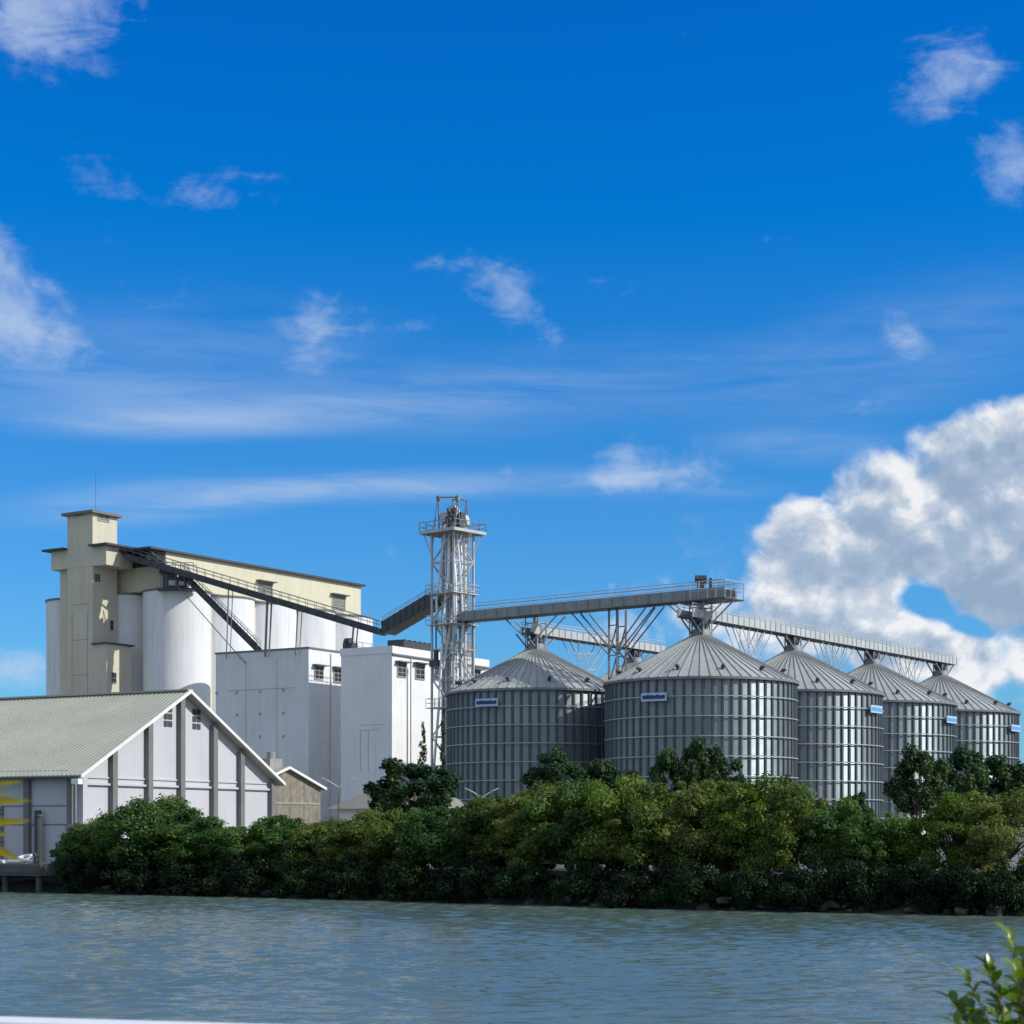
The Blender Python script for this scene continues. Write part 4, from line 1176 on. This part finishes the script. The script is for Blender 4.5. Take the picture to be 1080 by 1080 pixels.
def q2w(x, y, z): return Matrix.Rotation(math.atan2(-.56,.83), 4, 'Z') @ Vector((x, y, z)) + Vector((-35.2,131.6,0))
def hose(label, pts, rad):
    P = [q2w(*p) for p in pts]; fine = []
    for i in range(len(P)-1):
        a = P[max(0,i-1)]; b_ = P[i]; c = P[i+1]; d = P[min(len(P)-1,i+2)]
        for k in range(6):
            t = k/6; fine.append(.5*((2*b_)+(c-a)*t+(2*a-5*b_+4*c-d)*t*t+(3*b_-a-3*c+d)*t**3))
    fine.append(P[-1])
    o = MB().tube(fine, rad, 8).build('hose', M['rope'], None, smooth=True); tag(o, label, 'hose')
hose('white hose snaking in humps along the quay edge', [(-9,.8,2.1),(-7,1.0,2.15),(-5.5,.7,2.45),(-4.2,1.0,2.5),(-3,.8,2.2),(-1.8,1.1,2.1),(-1,.8,2.1)], .13)
hose('short white hose coiled up at the end of the quay', [(-.7,.9,2.08),(.4,.7,2.1),(1.1,1.0,2.2),(1.0,1.5,2.5),(.3,1.5,2.45),(.3,1.0,2.3),(1.2,.8,2.2),(1.9,.9,2.1)], .14)
for (px, py0, py1, lab, wd) in ((61, 891, 914, 'black mooring post standing at the end of the quay', .2), (67, 883, 912, 'dark tilted timber post beside the mooring post', .24), (40.5, 861, 912, 'tall dark timber post against the shaded warehouse wall', .28)):
    Y = 134.0 if px > 50 else 136; a = at(px, py1, Y); a.z = min(a.z, 1.9) if px > 50 else 1.85; c = at(px+(1.0 if px == 67 else .3), py0, Y)
    r = empty('mooring_post', tuple(a)); tag(r, lab, 'post')
    MB().tube([(0,0,-.3), tuple(c-a)], wd, 8, wd*.9).build('shaft', M['galv_dark'], r)
    MB().tube([tuple(c-a), tuple(c-a+Vector((0,0,.15)))], wd*1.15, 8).build('cap', M['dark_conc'], r)

# ------------------------------------------------------------------ vegetation
def leaf_cloud(centers, radii, per, size, aspect=.6, up_bias=.35, flat=.85, shell=.55, zr=1.0):
    """many small leaf faces filling lumpy clumps; zr = tree height / crown radius, so leaves keep their shape when the tree is scaled"""
    C, Nn, T = [], [], []
    for c, r_ in zip(centers, radii):
        n = int(per * (r_/np.mean(radii))**2)
        d = RNG.normal(size=(n,3)); d /= np.linalg.norm(d, axis=1)[:,None]
        rad = r_*(shell + (1-shell)*RNG.random(n)**.6)*(1+.22*RNG.normal(size=n).clip(-1.5,2))
        C.append(np.asarray(c)*np.array([1,1,zr]) + d*rad[:,None]*np.array([1,1,flat]))
        nn = d*.8 + RNG.normal(size=(n,3))*.55 + np.array([0,0,up_bias]); Nn.append(nn)
        T.append(RNG.random(n)*.65 + RNG.random()*.35)
    C = np.concatenate(C); Nn = np.concatenate(Nn); T = np.concatenate(T)
    Nn /= np.linalg.norm(Nn, axis=1)[:,None]
    n = len(C)
    a = np.cross(Nn, RNG.normal(size=(n,3))); a /= np.linalg.norm(a, axis=1)[:,None]
    b = np.cross(Nn, a)
    s = size*(.55+.9*RNG.random(n))[:,None]
    fold = Nn*s*.18
    v = np.empty((n,4,3)); v[:,0] = C-a*s; v[:,1] = C-b*s*aspect-fold; v[:,2] = C+a*s; v[:,3] = C+b*s*aspect-fold
    verts = v.reshape(-1,3)/np.array([1,1,zr])
    return verts, n, T

def leaf_mesh(name, verts, n, T, m):
    me = bpy.data.meshes.new(name)
    me.vertices.add(n*4); me.vertices.foreach_set('co', verts.astype(np.float32).ravel())
    me.loops.add(n*4); me.loops.foreach_set('vertex_index', np.arange(n*4, dtype=np.int32))
    me.polygons.add(n); me.polygons.foreach_set('loop_start', np.arange(0, n*4, 4, dtype=np.int32)); me.polygons.foreach_set('loop_total', np.full(n, 4, np.int32))
    a_ = me.attributes.new('tint', 'FLOAT', 'FACE'); a_.data.foreach_set('value', T.astype(np.float32))
    me.materials.append(M[m]); me.update(calc_edges=True); me.validate()
    return me

def crown_variant(kind, seed):
    global RNG
    RNG = np.random.default_rng(seed)
    cs, rs = [], []
    if kind == 'hedge':      # broad spreading crown that hangs low, unit radius 1, height 0..1
        zr = 1.9
        while len(cs) < 66:
            p = RNG.normal(size=3); p /= np.linalg.norm(p)
            if p[2] < -.55: continue
            q = p*(.56+.42*RNG.random())
            cs.append((q[0], q[1], .47+q[2]*.48)); rs.append(.11+.19*RNG.random()**1.5)
        for k in range(12):   # loose sprays breaking the outline
            a = RNG.random()*6.28; rr = .25+.75*RNG.random(); cs.append((rr*math.cos(a), rr*math.sin(a), .93-.42*rr*rr+.05*RNG.random())); rs.append(.07+.06*RNG.random())
        return leaf_cloud(cs, rs, 330, .031, .55, .45, .80, zr=zr)
    if kind == 'low':        # low shrub
        zr = 1.0
        while len(cs) < 46:
            p = RNG.normal(size=3); p /= np.linalg.norm(p); p[2] = abs(p[2])
            q = p*(.45+.5*RNG.random()); cs.append((q[0], q[1], .05+q[2]*.85)); rs.append(.14+.12*RNG.random())
        return leaf_cloud(cs, rs, 230, .036, .55, .4, .8, zr=zr)
    if kind == 'round':      # broad leaved tree built of separate leafy heads
        zr = 3.2
        while len(cs) < 44:
            p = RNG.normal(size=3); p /= np.linalg.norm(p); q = p*(.48+.46*RNG.random())
            cs.append((q[0], q[1], .66+q[2]*.31)); rs.append(.15+.11*RNG.random())
        return leaf_cloud(cs, rs, 230, .052, .62, .5, .9, zr=zr)
    zr = 6.0
    for k in range(30):
        t = k/29; w_ = .55*(1-t*.8)*(.5+.6*RNG.random()); a = RNG.random()*6.28
        cs.append((w_*math.cos(a), w_*math.sin(a), .25+.74*t)); rs.append((.24+.10*RNG.random())*(1.15-t*.7))
    return leaf_cloud(cs, rs, 60, .09, .5, zr=zr)

def trunk_mesh(name, seed, h=1.0, spread=.55, r0=.05, forks=5, start=.25, multi=1):
    rr = random.Random(seed); b = MB()
    for q in range(multi):
        ox, oy = (rr.uniform(-.25,.25), rr.uniform(-.25,.25)) if multi > 1 else (0,0)
        lean = Vector((rr.uniform(-.12,.12), rr.uniform(-.12,.12), 0))
        pts = [Vector((ox,oy,-.1)), Vector((ox,oy,h*.3))+lean*.3, Vector((ox,oy,h*.6))+lean, Vector((ox,oy,h*.85))+lean*1.4]
        b.tube(pts, r0, 8, r0*.4)
        for k in range(forks):
            a = 6.28*k/forks+rr.uniform(-.4,.4); z = h*(start+.4*k/forks); s_ = spread*rr.uniform(.6,1.1)
            p = Vector((ox,oy,z))+lean*(z/h)
            b.tube([p, p+Vector((math.cos(a)*s_*.5, math.sin(a)*s_*.5, h*.16)), p+Vector((math.cos(a)*s_, math.sin(a)*s_, h*.34))], r0*.5, 6, r0*.15)
            for e in range(2):
                a2 = a+rr.uniform(-.9,.9); p2 = p+Vector((math.cos(a)*s_*.5, math.sin(a)*s_*.5, h*.16))
                b.tube([p2, p2+Vector((math.cos(a2)*s_*.45, math.sin(a2)*s_*.45, h*rr.uniform(.1,.3)))], r0*.25, 5, r0*.08)
    o = b.build(name, M['bark'], None, smooth=True); me = o.data; bpy.data.objects.remove(o); return me

CROWN = {}
def get_crown(kind, var, m):
    key = (kind, var, m)
    if key not in CROWN:
        base = (kind, var)
        if base not in CROWN: CROWN[base] = crown_variant(kind, 100+var*7+len(kind))
        v, n, T = CROWN[base]
        CROWN[key] = leaf_mesh('crown', v, n, T, m)
    return CROWN[key]
TR = {'hedge': [trunk_mesh('trunk', s_, .75, .55, .045, 5, .2, 3) for s_ in (1,2,3)], 'round': [trunk_mesh('trunk', s_+10, .75, .5, .05, 6, .3) for s_ in (1,2,3)], 'low': [trunk_mesh('trunk', 41, .6, .5, .03, 5, .1, 3)], 'column': [trunk_mesh('trunk', 31, .9, .15, .03, 6, .15)]}

def tree(name, label, cat, group, x, y, z, rad, h, kind, var, m, rz):
    r = empty(name, (x, y, z), rz); tag(r, label, cat, group); r.scale = (rad, rad, h)
    for nm, me in (('trunk', TR[kind][var % len(TR[kind])]), ('crown', get_crown(kind, var, m))):
        o = bpy.data.objects.new(nm, me); COL.objects.link(o); o.parent = r
    return r

# bank trees: px, top row, width in px, offset inland, material, label
HEDGE = [
 (80, 878, 46, 2.2, 'leaf_green', 'low bright green shrub at the end of the quay'),
 (108, 862, 64, 4.0, 'leaf_green', 'dense green bank tree just right of the quay shrub'),
 (163, 838, 92, 4.0, 'leaf_green', 'tallest dark green bank tree in front of the warehouse gable'),
 (212, 857, 86, 4.0, 'leaf_green', 'rounded green bank tree under the middle of the gable'),
 (258, 866, 74, 4.0, 'leaf_green', 'low green bank tree under the right end of the gable'),
 (303, 854, 78, 4.5, 'leaf_green', 'green bank tree in front of the tan gabled shed'),
 (345, 862, 70, 4.5, 'leaf_olive', 'small olive bank tree left of the low olive roof'),
 (385, 853, 76, 4.5, 'leaf_olive', 'olive bank tree in front of the low olive roof'),
 (428, 848, 84, 4.5, 'leaf_olive', 'olive bank tree below the dark tree at the white block'),
 (474, 842, 84, 4.5, 'leaf_green', 'green bank tree below the lattice tower'),
 (518, 832, 90, 5.0, 'leaf_olive', 'reddish tinged olive bank tree below the left blue sign'),
 (562, 826, 92, 5.0, 'leaf_olive', 'olive bank tree below the first silo'),
 (607, 820, 96, 5.0, 'leaf_green', 'green bank tree below the gap between the two big silos'),
 (652, 812, 100, 5.0, 'leaf_yellow', 'yellow green bank tree under the left edge of the biggest silo'),
 (700, 812, 98, 5.0, 'leaf_olive', 'olive bank tree in front of the dark tree at the biggest silo'),
 (748, 814, 96, 5.0, 'leaf_olive', 'olive bank tree below the centre of the biggest silo'),
 (796, 816, 92, 5.0, 'leaf_yellow', 'yellow green bank tree below the bright side of the biggest silo'),
 (842, 824, 86, 5.0, 'leaf_olive', 'olive bank tree below the seam of second and third front silos'),
 (884, 836, 80, 5.0, 'leaf_green', 'green bank tree below the third silo of the row'),
 (922, 848, 70, 4.5, 'leaf_green', 'last small green bank tree before the gap with the dark trunk'),
 (1012, 826, 100, 5.0, 'leaf_yellow', 'tall yellow green bank tree just right of the gap'),
 (1062, 832, 92, 4.5, 'leaf_olive', 'olive bank tree at the right edge of the photo'),
 (1125, 836, 100, 4.5, 'leaf_green', None),
]
for i, (px, ty, wpx, off, m, lab) in enumerate(HEDGE):
    if lab is None: continue
    Ys = shore_Y(px); k = (px-540)/F
    Y = Ys + off/.83*.9; X = k*Y
    rad = wpx/2*Y/F*(1.20+.18*((i*7)%5)/4); zb = .9
    h = (CAMZ + (HZ-ty)/F*Y - zb)/1.04
    tree('bank_tree' if i else 'bank_shrub', lab, 'tree' if i else 'shrub', 'trees along the river bank', X, Y, zb, rad, h, 'hedge', i % 5, m, random.uniform(0, 6.28))
# low bushes hanging over the waterline
BUSH = [(95,905,50,'under the quay end tree'),(150,905,60,'below the tallest tree at the gable'),(205,910,60,'under the middle of the gable'),(262,908,60,'below the right end of the gable'),(322,910,56,'below the tan shed'),(376,908,60,'below the low olive roof'),
        (436,912,60,'below the white block'),(498,915,60,'below the first silo, left side'),(560,916,60,'below the first silo, right side'),(618,917,56,'below the gap of the two big silos'),(676,918,60,'below the biggest silo, left side'),(734,918,60,'below the middle of the biggest silo'),(792,918,60,'below the bright side of the biggest silo'),(852,916,60,'below the third silo'),(910,910,60,'below the fourth silo, left of the gap'),(962,915,56,'in the gap below the dark tree with bare trunk'),(1010,912,60,'right of the gap, below the yellow green tree'),(1064,914,56,'at the right edge of the photo')]
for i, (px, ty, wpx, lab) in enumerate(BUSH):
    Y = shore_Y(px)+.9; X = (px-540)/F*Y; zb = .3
    tree('bank_shrub', 'low dark shrub at the waterline ' + lab, 'shrub', 'shrubs at the waterline', X, Y, zb, wpx/2*Y/F*1.5, (CAMZ+14*Y/F+(HZ-ty)/F*Y-zb)*.95, 'low', i % 4, 'leaf_shaded', random.uniform(0, 6.28))
# dark trees further back
BACK = [(438,790,88,150,'dark round leaved tree in front of the white block','round',0), (586,783,64,152,'dark tree standing in front of the gap shadow of the first silo','round',1), (638,788,58,156,'smaller dark tree between the two big silos','round',2),
        (708,776,48,150,'dark tree at the biggest silo, left half of its pair','round',2), (745,766,60,152,'dark tree at the biggest silo, right half of its pair','round',0),
        (968,778,62,128,'dark tree with bare trunk standing in the gap of the bank trees','round',1), (1010,774,72,134,'tall dark tree behind the tall yellow green bank tree','round',2), (1062,786,80,138,'dark tree behind the right edge bank tree','round',0), (830,812,30,150,'small dark treetop at the foot of the third silo','round',1), (782,806,36,152,'small dark treetop right of the pair at the biggest silo','round',2), (900,828,34,150,'small dark treetop at the foot of the fourth silo','round',0),
        (446,757,17,166,'slender columnar tree against the white block, left of the tower leg','column',0), (467,756,15,168,'slender dark columnar tree right of the tower leg','column',1)]
for i, (px, ty, wpx, Y, lab, kind, var) in enumerate(BACK):
    X = (px-540)/F*Y; rad = wpx/2*Y/F*(1.12 if kind == 'round' else 1.3)
    h = (CAMZ+(HZ-ty)/F*Y-GZ)/1.03
    tree('broadleaf_tree' if kind == 'round' else 'columnar_tree', lab, 'tree', 'trees in the silo yard', X, Y, GZ, rad, h, kind, var, 'leaf_dark', random.uniform(0, 6.28))

# ------------------------------------------------------------------ rocks along the waterline
def rock_mesh(seed):
    rr = random.Random(seed); bm = bmesh.new(); bmesh.ops.create_icosphere(bm, subdivisions=2, radius=1)
    ax = [Vector((rr.gauss(0,1),rr.gauss(0,1),rr.gauss(0,1))).normalized() for _ in range(9)]
    for v in bm.verts:
        for a in ax:
            d = v.co.dot(a)
            if d > .62: v.co -= a*(d-.62)
        v.co *= rr.uniform(.93,1.07)
    me = bpy.data.meshes.new('rock'); bm.to_mesh(me); bm.free(); me.materials.append(M['rock']); return me
RM = [rock_mesh(s_) for s_ in range(6)]
rr = random.Random(3)
for i in range(90):
    px = 70 + 1015*(i+rr.random())/90; Y = shore_Y(px)+rr.uniform(-.4,1.6)*1.0
    s_ = rr.choice((.2,.25,.3,.4,.5)); o = bpy.data.objects.new('rock', RM[i % 6]); COL.objects.link(o)
    o.location = ((px-540)/F*Y, Y, rr.uniform(.0,.5)); o.scale = (s_*rr.uniform(.8,1.8), s_, s_*rr.uniform(.5,.9)); o.rotation_euler = (rr.uniform(-.3,.3), rr.uniform(-.3,.3), rr.uniform(0,6))
    tag(o, 'weathered grey rock lying in the shade along the waterline', 'rock', 'rocks along the waterline')

# ------------------------------------------------------------------ parked cars, wall and lamps behind the hedge
def car(label, px, off, paint, van=False):
    Y = shore_Y(px)+off; X = (px-540)/F*Y
    r = empty('parked_van' if van else 'parked_car', (X, Y, GZ+.01), math.atan2(-.56,.83)); tag(r, label, 'van' if van else 'car', 'vehicles parked behind the trees')
    if van: prof = [(-2.2,.35),(2.2,.35),(2.25,.9),(1.75,1.15),(1.3,1.95),(-2.15,2.0),(-2.25,1.0)]
    else: prof = [(-2.1,.35),(2.1,.35),(2.15,.75),(1.95,.92),(1.0,1.02),(.35,1.5),(-1.1,1.52),(-1.75,1.08),(-2.1,1.0)]
    b = MB(); b.poly([(x,-.82,z) for x, z in prof], (0,1.64,0)); o = b.build('body', paint, r); bevel(o, .09, 3)
    zl, zh = (1.2,1.8) if van else (1.06,1.42)
    for s_ in (-1, 1):
        for (a, c) in (((-1.95,-.7),(-.6,.3),(.4,1.2)) if van else ((-1.35,-.45),(-.38,.5))):
            b = MB(); y = s_*.824
            b.poly([(a,y,zl),(c+(.28 if c > .4 else 0),y,zl),(c,y,zh),(a+(.1 if not van else 0),y,zh)], (0,s_*.01,0)); b.build('side_window', M['opening'], r)
    b = MB()
    if van: b.poly([(1.78,-.7,1.2),(1.78,.7,1.2),(1.4,.65,1.84),(1.4,-.65,1.84)], (.015,0,.012))
    else: b.poly([(.99,-.7,1.06),(.99,.7,1.06),(.42,.62,1.46),(.42,-.62,1.46)], (.015,0,.018))
    b.build('windscreen', M['opening'], r)
    for x in (-1.35, 1.35):
        for s_ in (-1, 1):
            b = MB(); b.tube([(x,s_*.66,.33),(x,s_*.86,.33)], .33, 20); t = b.build('wheel', M['tyre'], r, smooth=True)
            b = MB(); b.tube([(x,s_*.84,.33),(x,s_*.875,.33)], .2, 14); b.build('rim', M['rim'], t)
    for s_ in (-1, 1):
        MB().box(2.05,2.17,s_*.6-.16,s_*.6+.16,.66,.82).build('headlight', M['lamp_glass'], r)
        MB().box(-2.20,-2.07,s_*.66-.1,s_*.66+.1,.78,.96).build('tail_light', M['tail'], r)
for a in ((395, 11, M['car_white'], False, 'white parked car seen through the trees below the low olive roof'), (470, 11, M['car_silver'], False, 'silver parked car behind the trees below the lattice tower'),
          (531, 11, M['car_white'], False, 'white parked car left of the red car behind the trees'), (556, 11.3, M['car_red'], False, 'red parked car glimpsed through the bank trees'),
          (588, 11, M['car_white'], True, 'white parked van right of the red car behind the trees'), (640, 11, M['car_white'], False, 'white parked car behind the trees under the biggest silo'), (690, 11, M['car_white'], True, 'white parked van behind the trees below the biggest silo'), (806, 11, M['car_silver'], False, 'silver parked car behind the trees below its bright side')):
    car(a[4], a[0], a[1], a[2], a[3])
# white boundary wall behind the road
b = MB(); pts = [Vector((x,y,0))+NIN*19 for x, y in SHORE[5:-4]]
for p, q in zip(pts, pts[1:]): b.bar(p+U*(GZ+.65), q+U*(GZ+.65), .2, 1.3)
o = b.build('boundary_wall', M['white_wall']); tag(o, 'low white boundary wall behind the road, glimpsed through the trees', 'wall')
# double arm street lamps
for (px, py, Y, lab) in ((357, 829, 150, 'double arm street lamp in front of the grey block'), (508, 840, 150, 'double arm street lamp in front of the first silo'), (963, 834, 132, 'double arm street lamp among the dark trees at right')):
    p = at(px, py, Y); r = empty('street_lamp', (p.x, p.y, GZ), R(10)); tag(r, lab, 'street lamp', 'street lamps in the yard')
    h = p.z-GZ
    MB().tube([(0,0,0),(0,0,h)], .07, 8, .045).build('pole', M['steel_mid'], r)
    for s_ in (-1, 1):
        MB().tube([(0,0,h-.1),(s_*.7,0,h+.35),(s_*1.0,0,h+.5)], .04, 6).build('arm', M['galv'], r)
        MB().bar((s_*.85,0,h+.44),(s_*1.35,0,h+.66), .16, .08).build('lamp_head', M['galv_pale'], r)

# ------------------------------------------------------------------ near bank: parapet, shrub, golden palm
b = MB()
a0, a1 = Vector((-2.43, 9.0, 0)), Vector((-1.21, 8.66, 0)); d = (a1-a0).normalized()
p, q = a0-d*8, a0+d*9
nn = Vector((-d.y, d.x, 0))
b.poly([p+U*2.3, q+U*2.3, q+U*3.138, p+U*3.138], -nn*.22)
o = b.build('parapet', M['white_paint']); bevel(o, .015, 2); tag(o, 'white painted low parapet wall on the near bank', 'wall')

def leaf_blade(b_v, b_f, T, base, d, up, ln, wd, tint, curl=.15, tip=.35, seg=5):
    """one leaf with a midrib fold; wd half width"""
    d = d.normalized(); s = d.cross(up).normalized(); n = s.cross(d).normalized(); i0 = len(b_v)
    for k in range(seg+1):
        t = k/seg; w_ = wd*math.sin(math.pi*min(1, (t*.92+.08))**(tip*2+.3))**.8 if 0 < k < seg else wd*.06
        c = base + d*ln*t - n*ln*curl*t*t
        b_v += [tuple(c - s*w_ + n*w_*.35), tuple(c), tuple(c + s*w_ + n*w_*.35)]
    for k in range(seg):
        a = i0+k*3
        b_f += [(a,a+1,a+4,a+3),(a+1,a+2,a+5,a+4)]; T += [tint, tint]

def shrub():
    rr = random.Random(21)
    Y0 = 10.0; X0 = (1085-540)/F*Y0
    r = empty('leafy_shrub', (X0, Y0, 2.4)); tag(r, 'glossy green leafy shrub in the near corner at the water', 'shrub')
    sb = MB(); V_, F_, T = [], [], []
    def px2(px, py, dy=0): return at(px, py, Y0+dy) - Vector((X0, Y0, 2.4))
    root = Vector((0.05, 0, 0))
    tips = [(1064,982,0,1), (1040,1012,.05,1),(1018,1022,-.1,.7),(1004,1048,.1,1),(1022,1058,-.05,1),(1052,1050,.1,1),(1072,1020,-.1,1),(1078,1000,.15,1),(1010,1075,-.1,1),(1036,1078,.05,1),(1060,1072,-.15,1),(1078,1058,0,1),
            (1100,990,.1,1),(1112,1020,-.1,1),(1105,1050,.1,1),(1130,1000,0,1),(1135,1040,.2,1),(1090,1080,-.2,1),(1045,1095,.1,1),(1000,1098,0,1),(1075,1100,.1,1),(1120,1090,0,1),(1150,1070,.1,1),(1068,1040,.2,1),(1050,1066,.25,1),(1028,1070,.15,1),(1090,1030,.3,1),(1074,1078,.2,1),(1058,1088,-.2,1)]
    for (px, py, dy, sc) in tips:
        tip = px2(px, py+6, dy)
        k1 = root.lerp(tip, .45) + Vector((rr.uniform(-.03,.03), 0, -.02)); k2 = root.lerp(tip, .78) + Vector((.03, 0, -.035))
        sb.tube([root, k1, k2, tip], .012, 6, .0035)
        ax = (tip-k2).normalized()
        for k in range(9):
            t = k/8; base = k2.lerp(tip, .15+.85*t); ang = k*2.4+rr.uniform(-.3,.3)
            side = ax.cross(Vector((.3,1,.1))).normalized(); oth = ax.cross(side)
            out = side*math.cos(ang)+oth*math.sin(ang)
            dd = ax*(.45+.5*t)+out*(.9-.35*t)+Vector((0,0,.15))
            leaf_blade(V_, F_, T, base, dd, Vector((rr.uniform(-.4,.4), rr.uniform(-.6,.2), 1)), rr.uniform(.075,.115)*sc, rr.uniform(.026,.036)*sc, rr.random(), .18, .55)
    sb.build('stem', M['stem'], r, smooth=True)
    link_mesh('foliage', V_, F_, M['leaf_fg'], r, True, T)
shrub()

def palm():
    rr = random.Random(8); Y0 = 6.0; X0 = -2.15
    r = empty('golden_palm', (X0, Y0, 2.4)); tag(r, 'golden yellow palm with long leaflets poking in at the left edge', 'palm')
    for k in range(4):
        x = rr.uniform(-.12,.12); y = rr.uniform(-.12,.12)
        MB().tube([(x,y,-.05),(x*1.3,y*1.3,.6),(x*1.6,y*1.6,1.1)], .03, 8, .02).build('cane', M['stem'], r, smooth=True)
    # fronds: one reaches into the frame, the others outside it
    for (dx, dy, tz, ln) in ((.35,.0,1.75,.42),(-.5,.4,1.9,.7),(-.3,-.6,1.7,.7),(-.7,-.1,1.5,.6),(.05,.5,2.1,.5)):
        V_, F_, T = [], [], []
        b0 = Vector((0,0,1.05)); e = Vector((dx,dy,tz)); mid_ = (b0+e)/2+Vector((0,0,.16))
        spine = [b0.lerp(mid_, t/6).lerp(mid_.lerp(e, t/6), t/6) for t in range(7)]
        st = MB().tube(spine, .012, 6, .004)
        if dx == .35:   # leaflets seen in the photo
            for (px0, py0, px1, py1, wd) in ((-60,835,22,822.5,.012),(-60,848,30,843,.016),(-60,872,30,864,.016),(-70,866,21,906,.020),(-80,820,8,836,.012),(-60,884,12,878,.010)):
                p0 = at(px0, py0, Y0)-Vector((X0,Y0,2.4)); p1 = at(px1, py1, Y0-.05)-Vector((X0,Y0,2.4))
                leaf_blade(V_, F_, T, p0, p1-p0, Vector((.0,-.93,.35)), (p1-p0).length, wd*1.0, rr.random(), .05, .38, 12)
        else:
            for k in range(14):
                t = .3+.7*k/13; i = min(5, int(t*6)); p0 = spine[i].lerp(spine[i+1], t*6-i); ax = (spine[i+1]-spine[i]).normalized(); sd_ = ax.cross(U).normalized()*(1 if k % 2 else -1)
                leaf_blade(V_, F_, T, p0, ax*.7+sd_*.8-U*.15, U, rr.uniform(.25,.36), .016, rr.random(), .2, .2, 6)
        fo = st.build('frond', M['stem'], r)
        link_mesh('leaflets', V_, F_, M['leaf_gold'], fo, True, T)
palm()
